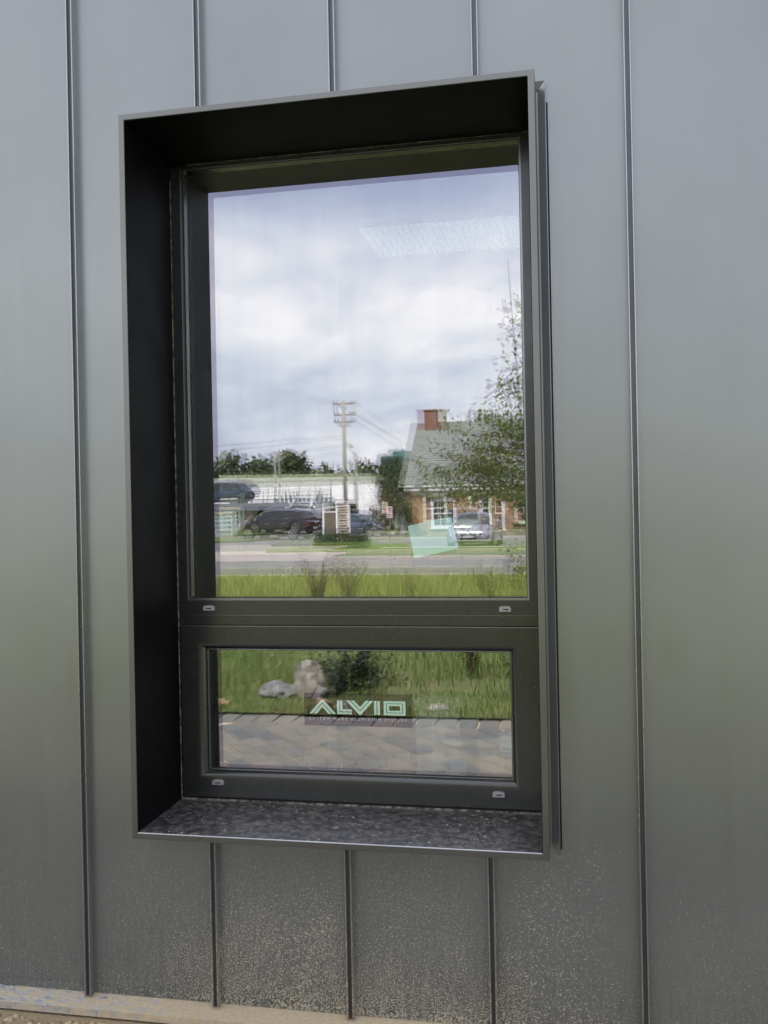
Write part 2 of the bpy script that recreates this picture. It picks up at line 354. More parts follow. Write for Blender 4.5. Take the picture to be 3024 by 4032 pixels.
t = NT('teal_paper'); f = t.noise(t.co(), 8, 4); t.set(Base_Color=t.mix(f, (0.66, 0.93, 0.88), (0.72, 0.95, 0.91)), Roughness=0.7); M['paper'] = t.m
M['bubble'] = flat('pale_teal_blister', (0.97, 0.98, 0.97), 0.5, var=0.04)
# outdoors
t = NT('meadow_soil'); P = t.pos(); t.set(Base_Color=t.mix(t.mr(t.noise(P, 2.2, 6, 0.65), 0.35, 0.65), (0.07, 0.11, 0.025), (0.15, 0.13, 0.06)), Roughness=0.95); t.bump(t.noise(P, 14, 6, 0.7), 0.6, 0.05); M['soil'] = t.m
t = NT('lawn_turf'); P = t.pos(); t.set(Base_Color=t.mix(t.mr(t.noise(P, 1.4, 7, 0.7), 0.3, 0.7), (0.085, 0.16, 0.025), (0.15, 0.21, 0.04)), Roughness=0.9); t.bump(t.noise(P, 60, 5, 0.8), 0.8, 0.03); M['lawn'] = t.m
t = NT('worn_asphalt'); P = t.pos(); t.set(Base_Color=t.mix(t.mr(t.noise(P, 0.8, 7, 0.7), 0.3, 0.7), (0.15, 0.145, 0.145), (0.21, 0.205, 0.20)), Roughness=0.85); t.bump(t.noise(P, 90, 3), 0.3, 0.01); M['asphalt'] = t.m
t = NT('pale_concrete'); P = t.pos(); t.set(Base_Color=t.mix(t.mr(t.noise(P, 1.3, 7, 0.7), 0.3, 0.7), (0.36, 0.31, 0.26), (0.47, 0.42, 0.36)), Roughness=0.85); M['concrete'] = t.m
t = NT('joint_sand'); P = t.pos(); t.set(Base_Color=t.mix(t.noise(P, 60, 5), (0.36, 0.28, 0.19), (0.52, 0.43, 0.31)), Roughness=0.95); M['sand'] = t.m
def paver_mat(name, island):
    t = NT(name); P = t.pos(); r = t.isl() if island else t.rnd()
    c = t.ramp(r, [(0.0, (0.115, 0.112, 0.104)), (0.3, (0.150, 0.138, 0.121)), (0.55, (0.172, 0.152, 0.129)), (0.78, (0.122, 0.123, 0.120)), (1.0, (0.068, 0.078, 0.088))])
    f = t.mr(t.noise(P, 35, 6, 0.7), 0.3, 0.75, 0.0, 0.30); c = t.mix(f, c, (0.175, 0.158, 0.138)); s2 = t.mr(t.noise(P, 4, 4), 0.50, 0.75, 0.0, 0.3)
    t.set(Base_Color=t.mix(s2, c, (0.24, 0.20, 0.155)), Roughness=0.85); t.bump(t.noise(P, 160, 4), 0.35, 0.004); return t.m
M['paver'] = paver_mat('paver_stone', False); M['paver_i'] = paver_mat('paver_stone_far', True)
t = NT('gravel_stone'); t.set(Base_Color=t.ramp(t.isl(), [(0, (0.28, 0.20, 0.10)), (0.4, (0.50, 0.40, 0.22)), (0.8, (0.62, 0.53, 0.33)), (1, (0.40, 0.36, 0.28))]), Roughness=0.8); M['gravel'] = t.m
t = NT('gravel_bed_sand'); P = t.pos(); t.set(Base_Color=t.mix(t.noise(P, 40, 6, 0.7), (0.30, 0.23, 0.13), (0.52, 0.42, 0.26)), Roughness=0.95); t.bump(t.noise(P, 80, 5), 0.7, 0.01); M['gravelbed'] = t.m
M['grass'] = leafmat('meadow_grass', (0.18, 0.28, 0.045), (0.29, 0.36, 0.07), (0.40, 0.40, 0.14), 0.45, (0.38, 0.40, 0.14))
M['grass2'] = leafmat('shaded_verge_grass', (0.06, 0.13, 0.025), (0.15, 0.24, 0.05), (0.30, 0.32, 0.13), 0.45, (0.22, 0.27, 0.08))
M['birch'] = leafmat('birch_leaf', (0.09, 0.125, 0.03), (0.15, 0.19, 0.055), (0.24, 0.25, 0.09), 0.45)
M['ever'] = leafmat('evergreen_leaf', (0.022, 0.038, 0.012), (0.04, 0.065, 0.02), (0.075, 0.10, 0.03), 0.2)
M['autumn'] = leafmat('brownish_leaf', (0.07, 0.06, 0.02), (0.11, 0.10, 0.03), (0.10, 0.14, 0.04), 0.3)
M['conifer'] = leafmat('dark_conifer_needle', (0.016, 0.026, 0.012), (0.03, 0.05, 0.02), (0.06, 0.08, 0.035), 0.15)
M['weed'] = leafmat('dry_weed_leaf', (0.10, 0.085, 0.03), (0.12, 0.13, 0.04), (0.20, 0.17, 0.08), 0.3)
M['farleaf'] = leafmat('far_tree_leaf', (0.05, 0.07, 0.035), (0.08, 0.11, 0.05), (0.12, 0.14, 0.07), 0.3)
M['bark'] = flat('grey_bark', (0.13, 0.115, 0.10), 0.9, vs=30, var=0.35)
M['stem'] = flat('green_brown_stem', (0.13, 0.11, 0.05), 0.8)
t = NT('weathered_rock'); P = t.co(); t.set(Base_Color=t.mix(t.mr(t.noise(t.co('Object', (14, 14, 4)), 1.0, 7, 0.7), 0.35, 0.65), (0.12, 0.11, 0.10), (0.44, 0.40, 0.36)), Roughness=0.9); t.bump(t.noise(P, 14, 7, 0.7), 0.9, 0.03); M['rock'] = t.m
t = NT('grey_rock'); P = t.co(); t.set(Base_Color=t.mix(t.mr(t.noise(P, 9, 7, 0.7), 0.3, 0.7), (0.07, 0.072, 0.075), (0.28, 0.28, 0.28)), Roughness=0.9); t.bump(t.noise(P, 12, 7, 0.7), 0.9, 0.03); M['rock_g'] = t.m
M['rock_y'] = flat('ochre_stone', (0.42, 0.30, 0.17), 0.85, var=0.3)
M['dirt'] = flat('dry_soil_heap', (0.40, 0.31, 0.20), 0.95, var=0.35, vs=9)
t = NT('red_brick_wall'); br = t.n('ShaderNodeTexBrick'); t.put(br.inputs['Vector'], t.co('Object')); br.inputs['Scale'].default_value = 1.0
mp = t.n('ShaderNodeMapping'); mp.inputs['Rotation'].default_value = (R(90), 0, 0); t.t.links.new(t.co('Object'), mp.inputs[0]); t.t.links.new(mp.outputs[0], br.inputs['Vector'])
br.inputs['Brick Width'].default_value = 0.21; br.inputs['Row Height'].default_value = 0.075; br.inputs['Mortar Size'].default_value = 0.010
br.inputs['Color1'].default_value = (0.34, 0.155, 0.085, 1); br.inputs['Color2'].default_value = (0.46, 0.25, 0.14, 1); br.inputs['Mortar'].default_value = (0.45, 0.36, 0.28, 1); t.set(Base_Color=br.outputs[0], Roughness=0.9); M['brick'] = t.m
M['dbrick'] = flat('dark_brick', (0.19, 0.095, 0.07), 0.9, var=0.35, vs=9)
t = NT('slate_shingle'); x, y, z = t.sep(t.co('Object'))
t.set(Base_Color=t.mix(t.noise(t.co('Object', (2.5, 1, 9)), 1.0, 5, 0.7), (0.115, 0.125, 0.12), (0.235, 0.24, 0.225)), Roughness=0.85); M['shingle'] = t.m
M['white'] = flat('white_paint', (0.78, 0.77, 0.74), 0.55, var=0.04)
M['whitemetal'] = flat('white_metal_siding', (0.80, 0.80, 0.79), 0.5, var=0.04, vs=0.3)
M['sage'] = flat('sage_parapet', (0.42, 0.45, 0.34), 0.7, var=0.06, vs=0.3)
M['teal_wall'] = flat('teal_cladding', (0.10, 0.22, 0.20), 0.5)
M['wood'] = flat('weathered_pole_wood', (0.30, 0.28, 0.25), 0.9, var=0.2)
M['wire'] = flat('black_cable', (0.03, 0.03, 0.035), 0.6)
M['steel'] = flat('grey_steel', (0.26, 0.28, 0.30), 0.5, 0.5)
M['dsteel'] = flat('dark_steel', (0.06, 0.065, 0.07), 0.55, 0.3)
M['black'] = flat('black_void_paint', (0.012, 0.012, 0.012), 0.8)
M['tyre'] = flat('tyre_rubber', (0.018, 0.018, 0.018), 0.85)
M['rim'] = flat('alloy_rim', (0.62, 0.63, 0.64), 0.28, 0.9)
M['chrome'] = flat('chrome_trim', (0.78, 0.78, 0.78), 0.14, 1.0)
M['red'] = flat('red_lamp', (0.55, 0.025, 0.02), 0.2)
M['lamp'] = flat('clear_lamp', (0.70, 0.72, 0.74), 0.12, 0.6)
M['sign_face'] = flat('pale_sign_face', (0.40, 0.47, 0.47), 0.5, var=0.05)
M['ink'] = flat('dark_ink', (0.05, 0.06, 0.07), 0.6)
M['brownpanel'] = flat('brown_sign_panel', (0.13, 0.105, 0.08), 0.6)
M['redsign'] = flat('red_print', (0.55, 0.07, 0.05), 0.6)
M['stone'] = flat('tan_stone', (0.42, 0.36, 0.28), 0.9, var=0.25, vs=4)
def carpaint(name, c, metal=0.5):
    t = NT(name); t.set(Base_Color=c, Roughness=0.22, Metallic=metal); t.b.inputs['Coat Weight'].default_value = 0.8; t.b.inputs['Coat Roughness'].default_value = 0.04; return t.m
# indoors
M['plaster'] = flat('beige_plaster', (0.50, 0.44, 0.35), 0.9, var=0.05)
M['tilefloor'] = flat('brown_floor', (0.20, 0.16, 0.13), 0.5, var=0.1)
M['ceil'] = flat('white_ceiling', (0.70, 0.70, 0.66), 0.9, var=0.05)
t = NT('lit_diffuser'); em = t.n('ShaderNodeEmission'); em.inputs[0].default_value = (0.95, 1.0, 0.86, 1); em.inputs[1].default_value = 0.06; t.t.links.new(em.outputs[0], t.out.inputs[0]); t.m.cycles.emission_sampling = 'NONE'; M['diffuser'] = t.m
M['redwood'] = flat('red_brown_timber', (0.20, 0.085, 0.05), 0.7, var=0.25, vs=12)
M['pine'] = flat('pine_timber', (0.50, 0.34, 0.16), 0.7, var=0.2, vs=12)
M['card'] = flat('cardboard', (0.52, 0.38, 0.22), 0.9)
M['orange'] = flat('orange_strip', (0.80, 0.38, 0.05), 0.5)
M['bluelogo'] = flat('blue_grey_print', (0.20, 0.26, 0.40), 0.6)

# ================================================================== LARGE STRUCTURE
GZ = -0.11
def sheet(name, x0, x1, y0, y1, z, m, label=None, seg=1):
    b = MB(); b.add([(x0, y0, z), (x1, y0, z), (x1, y1, z), (x0, y1, z)], [(0, 1, 2, 3)]); return tag(b.build(name, m), kind='structure')
sheet('ground', -1500, 1500, -2500, 1500, GZ - 0.075, M['lawn'])
# meadow verge between the walk and the road, gently uneven
def verge():
    nx, ny = 90, 70; x0, x1, y0, y1 = -30, 16, -17.5, -3.66; V = []; F = []
    for j in range(ny + 1):
        for i in range(nx + 1):
            x = x0 + (x1 - x0) * i / nx; y = y0 + (y1 - y0) * j / ny
            e = min(1, (y1 - y) / 0.8, (y - y0) / 0.8)
            V.append((x, y, GZ + 0.004 + e * (0.035 * math.sin(x * 1.9 + y) * math.sin(y * 1.3 - x * .4) + 0.03)))
    for j in range(ny):
        for i in range(nx): a = j * (nx + 1) + i; F.append((a, a + 1, a + nx + 2, a + nx + 1))
    return tag(MB().add(V, F).build('meadow_ground', M['soil'], smooth=True), kind='structure')
verge()
sheet('gravel_bed', -30, 16, -0.66, 0.3, GZ - 0.002, M['gravelbed'])
sheet('road', -400, 400, -25.5, -17.5, GZ - 0.012, M['asphalt'])
sheet('parking_lot', -400, 400, -125, -32.6, GZ - 0.012, M['asphalt'])
sheet('driveway_apron', -17.0, -6.3, -32.9, -25.3, GZ - 0.004, M['concrete'])
# far road markings and kerbs
for y in (-21.5,): pass
def kerb(name, x0, x1, y, w=0.16, h=0.12, seg=2.4, parent=None):
    root = empty(name, (0, 0, 0), kind='structure'); x = x0
    while x < x1:
        xe = min(x + seg * random.uniform(0.85, 1.1), x1); b = MB()
        b.bbox((x + 0.006, y - w / 2, GZ - 0.05), (xe - 0.006, y + w / 2 + random.uniform(-.01, .01), GZ - 0.012 + h + random.uniform(-.008, .008)), 0.02)
        b.build('kerb_stone', M['concrete'], root); x = xe
    return root
kerb('road_kerb', -6.3, 14, -25.58); kerb('road_kerb', -40, -17.0, -25.58); kerb('verge_kerb', -26, 14, -17.42)
def lawn(name, pts, z):
    b = MB(); n = len(pts); b.ext(pts, GZ - 0.03, z); o = b.build(name, [M['lawn']]); return tag(o, kind='structure')
lawn('lawn_strip', [(-6.3, -25.66), (60, -25.66), (60, -32.4), (-5.9, -32.4), (-6.3, -31.6)], GZ + 0.09)
lawn('lawn_strip', [(-17.0, -25.66), (-70, -25.66), (-70, -31.5), (-17.6, -31.5)], GZ + 0.09)
kerb('lawn_kerb', -5.9, 14, -32.5)
lawn('sign_island', [(-15.6 - 0.6 * (1 - math.cos(a)) if False else -17.2 + 1.6 * math.cos(a), -48.5 + 4.2 * math.sin(a)) for a in [R(-90 + 180 * i / 12) for i in range(13)]] + [(-60, -44.3), (-60, -52.7)], GZ + 0.08)
lawn('hedge_island', [(-10.2, -31.4), (-5.4, -31.4), (-4.9, -33.0), (-5.6, -37.0), (-8.6, -37.0), (-10.4, -33.5)], GZ + 0.085)
lawn('house_lawn', [(-9.4, -46.2), (40, -46.2), (40, -70), (-9.4, -70)], GZ + 0.085)
kerb('house_kerb', -9.4, 12, -46.1)

# ---- paver walk
walk = sheet('paver_walk', -30, 16, -3.60, -0.66, GZ - 0.009, M['sand'])
def paver_mesh(lx, ly, h=0.05, seed=0, m='paver'):
    r = random.Random(seed); j = lambda: r.uniform(-.0015, .0015)
    b = MB().bbox((-lx / 2 + .0042 + j(), -ly / 2 + .0042 + j(), -h), (lx / 2 - .0042 + j(), ly / 2 - .0042 + j(), 0), 0.005); return b
PL, PW = 0.240, 0.1305
pm = [paver_mesh(PL, PW, seed=i).mesh('paver', M['paver']) for i in range(5)]
bmesh_b = [paver_mesh(0.145, 0.235, seed=20 + i).mesh('border_paver', M['paver']) for i in range(3)]
spots = []
ang = R(50); ca, sa = math.cos(ang), math.sin(ang)
for i in range(-60, 61):                       # running bond, courses at a slant to the wall
    for j in range(-40, 41):
        uu = 0.243 * j + (0.1215 if i % 2 else 0.0) + random.Random(i).uniform(-.012, .012); vv = 0.1335 * i
        x = uu * ca - vv * sa; y = uu * sa + vv * ca - 2.6
        if -3.4 < y < -0.70 and -3.2 < x < 3.4: spots.append((x, y, ang))
spots.sort(key=lambda s: (s[0] + 0.2) ** 2 * 0.55 + (s[1] + 2.75) ** 2)
rest = MB(); np_named = 240
for k, (x, y, a) in enumerate(spots):
    z = GZ + random.uniform(-.002, .0025)
    if y < -3.37 or y > -0.72: continue
    if k < np_named:
        o = link('paver', pm[k % 5], walk); o.location = (x, y, z); o.rotation_euler = (random.uniform(-.006, .006), random.uniform(-.006, .006), a)
    else:
        b = paver_mesh(PL, PW, seed=k % 9); c, s = math.cos(a), math.sin(a)
        rest.add([(x + p[0] * c - p[1] * s, y + p[0] * s + p[1] * c, z + p[2]) for p in b.v], b.f)
o = rest.build('outer_pavers', M['paver_i'], walk); o['kind'] = 'stuff'
x = -3.2; k = 0
while x < 3.4:
    o = link('border_paver', bmesh_b[k % 3], walk); o.location = (x, -3.485 + random.uniform(-.004, .004), GZ + 0.003 + random.uniform(-.002, .002)); o.rotation_euler = (0, 0, random.uniform(-.02, .02)); x += 0.147; k += 1
# gravel by the wall (only the strip under the camera is close enough to see)
def stones(n, x0, x1, y0, y1, z, smin, smax, m, name):
    V = []; F = []; base = [(1, 0, 0), (-1, 0, 0), (0, 1, 0), (0, -1, 0), (0, 0, 1), (0, 0, -1)]
    import bmesh
    bm = bmesh.new(); bmesh.ops.create_icosphere(bm, subdivisions=1, radius=1); bv = np.array([v.co[:] for v in bm.verts]); bf = [tuple(v.index for v in f.verts) for f in bm.faces]; bm.free()
    rng = np.random.default_rng(5)
    for i in range(n):
        s = rng.uniform(smin, smax) * np.array([1, rng.uniform(.6, 1), rng.uniform(.45, .8)]); p = bv * s * (1 + rng.normal(0, .12, (len(bv), 1)))
        a = rng.uniform(0, 6.28); c, q = math.cos(a), math.sin(a); p = np.stack([p[:, 0] * c - p[:, 1] * q, p[:, 0] * q + p[:, 1] * c, p[:, 2]], 1) + [rng.uniform(x0, x1), rng.uniform(y0, y1), z + rng.uniform(0, .004)]
        b = len(V); V += [tuple(r) for r in p]; F += [tuple(j + b for j in f) for f in bf]
    return MB().add(V, F).build(name, m, smooth=True)
o = stones(2600, -1.2, 1.2, -0.60, -0.075, GZ - .003, 0.003, 0.013, M['gravel'], 'gravel'); tag(o, 'small tan gravel stones on the ground below the base flashing', 'gravel', kind='stuff')

# ================================================================== METAL BUILDING
PW_ = 0.406; X0 = -0.0933; ZB, ZT = -0.0586, 3.3
WX0, WX1, WZ0, WZ1 = 0.1067, 1.2877, 0.4539, 2.5326      # outer edges of the projecting window surround
bld = empty('metal_building', (0.5, 0.2, GZ), label='anthracite standing seam metal clad building wall round the window', cat='building')
bl = Vector((-0.5, -0.2, -GZ))
def bpart(b, name, m, smooth=False): o = b.build(name, m, bld, smooth); o.location = bl; return o
rp = np.random.default_rng(11)
def panel_piece(b, x0, x1, z0, z1, ph, amp, xa, xb):
    nx = max(2, int((x1 - x0) / 0.045)); nz = max(2, int((z1 - z0) / 0.12)); V = []; F = []
    for j in range(nz + 1):
        for i in range(nx + 1):
            x = x0 + (x1 - x0) * i / nx; z = z0 + (z1 - z0) * j / nz; u = (x - xa) / (xb - xa)
            d = amp * math.sin(math.pi * u) ** 1 + 0.00075 * math.sin(math.pi * u) * math.sin(z * 2.1 + ph) + 0.00025 * math.sin(math.pi * u * 2) * math.sin(z * 3.3 + ph * 2)
            V.append((x, -d, z))
    for j in range(nz):
        for i in range(nx): a = j * (nx + 1) + i; F.append((a, a + 1, a + nx + 2, a + nx + 1))
    b.add(V, F)
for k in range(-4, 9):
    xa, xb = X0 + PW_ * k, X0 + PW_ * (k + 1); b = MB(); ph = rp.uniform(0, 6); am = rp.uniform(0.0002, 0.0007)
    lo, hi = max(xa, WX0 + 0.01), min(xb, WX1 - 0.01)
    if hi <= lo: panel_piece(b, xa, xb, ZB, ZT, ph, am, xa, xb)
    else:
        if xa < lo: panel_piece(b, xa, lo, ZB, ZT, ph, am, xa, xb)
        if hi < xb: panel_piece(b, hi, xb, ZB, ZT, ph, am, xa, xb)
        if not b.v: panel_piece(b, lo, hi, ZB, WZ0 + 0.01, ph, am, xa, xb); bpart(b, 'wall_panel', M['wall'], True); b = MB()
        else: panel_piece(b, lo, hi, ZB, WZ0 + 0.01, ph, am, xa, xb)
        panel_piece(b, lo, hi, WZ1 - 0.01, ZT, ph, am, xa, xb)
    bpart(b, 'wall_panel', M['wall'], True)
def lip(cx, w, top):
    """rounded fold of one sheet, section in x-y"""
    p = [(cx - w / 2, 0.002)]; r = w / 2
    for i in range(7): a = math.pi - math.pi * i / 6; p.append((cx + r * math.cos(a), -top + r - r * math.sin(a)))
    return p + [(cx + w / 2, 0.002)]
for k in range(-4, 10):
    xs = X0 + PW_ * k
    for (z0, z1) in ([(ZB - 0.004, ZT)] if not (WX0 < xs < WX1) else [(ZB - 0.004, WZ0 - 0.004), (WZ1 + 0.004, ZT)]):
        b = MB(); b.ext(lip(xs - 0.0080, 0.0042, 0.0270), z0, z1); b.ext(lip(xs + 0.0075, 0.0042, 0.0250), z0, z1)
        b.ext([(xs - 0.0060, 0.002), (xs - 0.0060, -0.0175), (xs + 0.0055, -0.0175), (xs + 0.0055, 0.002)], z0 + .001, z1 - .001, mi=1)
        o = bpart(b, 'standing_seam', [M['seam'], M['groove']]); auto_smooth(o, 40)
# base flashing: sloping ledge with a turned-down nose, plus the starter strip the panels hook on
b = MB(); b.add([(-1.8, 0.004, ZB), (-1.8, -0.052, -0.0815), (-1.8, -0.0535, -0.0825), (-1.8, -0.0535, -0.104), (-1.8, -0.046, -0.106), (3.6, 0.004, ZB), (3.6, -0.052, -0.0815), (3.6, -0.0535, -0.0825), (3.6, -0.0535, -0.104), (3.6, -0.046, -0.106)],
    [(0, 1, 6, 5), (1, 2, 7, 6), (2, 3, 8, 7), (3, 4, 9, 8)]); bpart(b, 'base_flashing', M['flash'])
b = MB(); b.box((-1.8, -0.0022, ZB), (3.6, 0.002, ZB + 0.022)); bpart(b, 'starter_strip', M['wall'])
# structural shell (casts the building's shade and keeps the room closed)
b = MB(); T = 0.012
RO = (0.118, 1.277, 0.462, 2.522)
b.box((-12, T, -0.3), (RO[0], 0.30, ZT)); b.box((RO[1], T, -0.3), (12, 0.30, ZT)); b.box((RO[0], T, -0.3), (RO[1], 0.30, RO[2])); b.box((RO[0], T, RO[3]), (RO[1], 0.30, ZT))
bpart(b, 'wall_core', M['wall'])
b = MB(); b.box((-12, 0.0, ZT), (12, 9.0, ZT + 0.25)); bpart(b, 'roof', M['surround'])
b = MB(); b.box((-12, 8.8, -0.3), (12, 9.0, ZT)); b.box((-12, 0.30, -0.3), (-11.8, 8.8, ZT)); b.box((11.8, 0.30, -0.3), (12, 8.8, ZT)); bpart(b, 'rear_wall', M['surround'])
b = MB(); b.box((-2.4, 0.30, -0.12), (3.6, 6.2, 0.0)); tag(b.build('room_floor', M['tilefloor']), kind='structure')
b = MB(); b.box((-2.4, 0.30, 2.80), (3.6, 6.2, 2.9)); tag(b.build('room_ceiling', M['ceil']), kind='structure')
b = MB(); b.box((-2.4, 6.2, 0), (3.6, 6.3, 2.8)); b.box((-2.5, 0.3, 0), (-2.4, 6.2, 2.8)); b.box((3.6, 0.3, 0), (3.7, 6.2, 2.8)); tag(b.build('room_wall', M['plaster']), kind='structure')

# ================================================================== WINDOW
YF, YB = -0.115, 0.195
win = empty('window', (0.697, 0.1, 0.454), label='tall dark framed window with deep projecting metal surround and mirror like panes', cat='window')
wl_ = Vector((-0.697, -0.1, -0.454))
def wpart(b, name, m, parent=None, smooth=False, sm=None):
    o = b.build(name, m, parent or win, smooth)
    if parent is None: o.location = wl_
    if sm: auto_smooth(o, sm)
    return o
ix0, ix1, iz0, iz1 = WX0 + .0173, WX1 - .0173, WZ0 + .0173, WZ1 - .0173     # inner edge of the front rim
bz0, bz1 = 0.4764, 2.4926                                                  # sill and soffit height at the frame
# surround: front rim + outer sides, one folded metal box; inner linings are parts of their own
g = 0.0012
def rim(inner, outer, y0, y1, mi=0):
    """rectangular ring with mitred corners"""
    (a0, a1, c0, c1), (A0, A1, C0, C1) = inner, outer
    V = []
    for y in (y0, y1): V += [(A0, y, C0), (A1, y, C0), (A1, y, C1), (A0, y, C1), (a0, y, c0), (a1, y, c0), (a1, y, c1), (a0, y, c1)]
    F = []
    for i in range(4):
        j = (i + 1) % 4
        F += [(i, j, 4 + j, 4 + i), (8 + i, 12 + i, 12 + j, 8 + j), (i, 8 + i, 8 + j, j), (4 + i, 4 + j, 12 + j, 12 + i)]
    return V, F
b = MB(); b.add(*rim((ix0, ix1, iz0, iz1), (WX0, WX1, WZ0, WZ1), YF, 0.010)); b.add(*rim((ix0 + .0, ix1 - .0, iz0 + .0, iz1), (ix0 - .004, ix1 + .004, iz0 - .004, iz1 + .004), YF + .0, YF + .0005)) if False else None
o = b.build('surround', M['surround'], win); o.location = wl_; fix_normals(o.data)
bv = o.modifiers.new('edge', 'BEVEL'); bv.width = 0.0016; bv.segments = 2; bv.limit_method = 'ANGLE'
# linings, 2 mm inside the rim
ly0 = YF + 0.0022
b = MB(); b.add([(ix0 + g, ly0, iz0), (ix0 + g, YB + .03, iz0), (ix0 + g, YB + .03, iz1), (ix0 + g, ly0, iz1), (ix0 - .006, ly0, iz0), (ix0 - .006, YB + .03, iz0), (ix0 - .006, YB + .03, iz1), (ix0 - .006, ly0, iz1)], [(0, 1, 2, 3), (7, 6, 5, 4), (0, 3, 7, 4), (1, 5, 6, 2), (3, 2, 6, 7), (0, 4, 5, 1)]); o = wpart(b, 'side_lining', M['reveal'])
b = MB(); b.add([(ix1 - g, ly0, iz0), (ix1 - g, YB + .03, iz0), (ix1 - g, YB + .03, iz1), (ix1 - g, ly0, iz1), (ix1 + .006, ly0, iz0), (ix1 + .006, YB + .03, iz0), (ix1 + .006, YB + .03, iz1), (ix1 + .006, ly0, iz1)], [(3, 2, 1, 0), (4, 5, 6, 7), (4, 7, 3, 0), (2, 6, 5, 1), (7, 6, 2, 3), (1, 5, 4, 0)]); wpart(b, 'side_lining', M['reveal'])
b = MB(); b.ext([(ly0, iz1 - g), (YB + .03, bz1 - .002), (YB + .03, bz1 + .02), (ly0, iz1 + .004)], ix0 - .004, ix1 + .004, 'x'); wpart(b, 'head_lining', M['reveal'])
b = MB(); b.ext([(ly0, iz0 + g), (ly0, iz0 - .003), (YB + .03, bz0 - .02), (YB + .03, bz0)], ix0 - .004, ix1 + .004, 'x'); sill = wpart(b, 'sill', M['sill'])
b = MB(); b.tube([(ix0 + .002, YF + .0025, iz0 - .0004), (ix1 - .002, YF + .0025, iz0 - .0004)], 0.0022, 10); o = wpart(b, 'sill_nosing', M['nosing'], None, sm=60)
# pale dust lines where linings meet the frame
b = MB(); b.box((ix0 + g, YB - .004, bz0 + .004), (ix0 + .0038, YB - .0005, bz1 - .05)); wpart(b, 'sealant', M['dust_line'])
b = MB(); b.ext([(YB - .006, bz0 - .0002), (YB - .0005, bz0 - .0001), (YB - .0005, bz0 + .0045)], ix0 + .003, ix1 - .003, 'x'); wpart(b, 'sealant', M['dust_line'])
b = MB(); b.box((ix0 + .06, YB - .003, bz1 - .0022), (ix1 - .01, YB - .0005, bz1 - .0006)); wpart(b, 'sealant', M['dust_line'])
# fixed frame round the upper pane
GX0, GX1, GZ0_, GZ1_ = 0.1644, 1.228, 1.1153, 2.4760      # visible glass
YG = 0.203
jz = 1.0608
b = MB(); b.add(*rim((GX0 - .0055, GX1 + .0055, 1.1085, GZ1_ + .003), (ix0 + .0016, ix1 - .0016, jz + .0012, bz1 - .0008), YB, YB + .06)); o = wpart(b, 'fixed_frame', M['frame']); fix_normals(o.data); fixed = o
bv = o.modifiers.new('edge', 'BEVEL'); bv.width = 0.001; bv.segments = 2; bv.limit_method = 'ANGLE'
b = MB(); b.add(*rim((GX0, GX1, GZ0_, GZ1_), (GX0 - .0055, GX1 + .0055, 1.1085, GZ1_ + .003), YB + .0026, YB + .04)); o = b.build('glazing_bead', M['bead'], fixed); fix_normals(o.data)
b = MB(); b.add(*rim((GX0 + .0035, GX1 - .0015, GZ0_ + .0022, GZ1_ - .001), (GX0 - .001, GX1 + .001, GZ0_ - .001, GZ1_ + .001), YB + .0052, YG - .0003)); o = b.build('gasket', M['gasket'], fixed); fix_normals(o.data)
# transom strip between fixed light and sash
b = MB(); b.bbox((ix0 + .0016, YB + .0005, 1.0305), (ix1 - .0016, YB + .05, jz), 0.0012); wpart(b, 'transom', M['frame'])
b = MB(); b.box((ix0 + .002, YB - .0007, jz + .0002), (ix1 - .002, YB + .0002, jz + .0016)); wpart(b, 'transom_joint', M['bead'])
# outer frame behind the opening sash
b = MB(); b.add(*rim((0.15, 1.24, 0.50, 1.01), (ix0 + .0016, ix1 - .0016, bz0 + .0035, 1.0300), YB + .004, YB + .06)); o = wpart(b, 'sash_frame', M['gasket']); fix_normals(o.data)
# lower sash with rounded bevel
SX0, SX1, SZ0, SZ1 = 0.1345, 1.2625, 0.4885, 1.0288
OX0, OX1, OZ0, OZ1 = 0.2175, 1.1765, 0.5712, 0.9545
CX0, CX1, CZ0, CZ1 = 0.1880, 1.1985, 0.5460, 0.9760
YS = 0.1865
def ring4(p, y): return [(p[0], y, p[2]), (p[1], y, p[2]), (p[1], y, p[3]), (p[0], y, p[3])]
def lerp4(a, b_, t): return tuple(a[i] + (b_[i] - a[i]) * t for i in range(4))
prof = [((SX0, SX1, SZ0, SZ1), YS + .03), ((SX0, SX1, SZ0, SZ1), YS + .0022), ((SX0 + .002, SX1 - .002, SZ0 + .002, SZ1 - .002), YS), ((CX0, CX1, CZ0, CZ1), YS)]
for i in range(1, 8):
    a = i / 7 * math.pi / 2; prof.append((lerp4((CX0, CX1, CZ0, CZ1), (OX0, OX1, OZ0, OZ1), math.sin(a) ** 1.0), YS + (1 - math.cos(a)) * 0.020))
prof.append(((OX0 + .0002, OX1 - .0002, OZ0 + .0002, OZ1 - .0002), YS + .03))
b = MB(); V = []; F = []
for q, y in prof: V += ring4(q, y)
for i in range(len(prof) - 1):
    for k in range(4): F.append((i * 4 + k, i * 4 + (k + 1) % 4, i * 4 + 4 + (k + 1) % 4, i * 4 + 4 + k))
b.add(V, F); sash = wpart(b, 'awning_sash', M['frame']); fix_normals(sash.data); auto_smooth(sash, 30)
b = MB(); b.box((SX0 + .001, YS - .0004, SZ1 - .0016), (SX1 - .001, YS + .004, SZ1 + .0006)); b.build('sash_edge', M['bead'], sash)
LX0, LX1, LZ0, LZ1 = OX0 + .006, OX1 - .002, OZ0 + .0045, OZ1 - .002
b = MB(); b.add(*rim((LX0, LX1, LZ0, LZ1), (OX0 + .0004, OX1 - .0004, OZ0 + .0004, OZ1 - .0004), YS + .0145, YS + .03)); o = b.build('glazing_bead', M['bead'], sash); fix_normals(o.data)
LG = YG + 0.0015
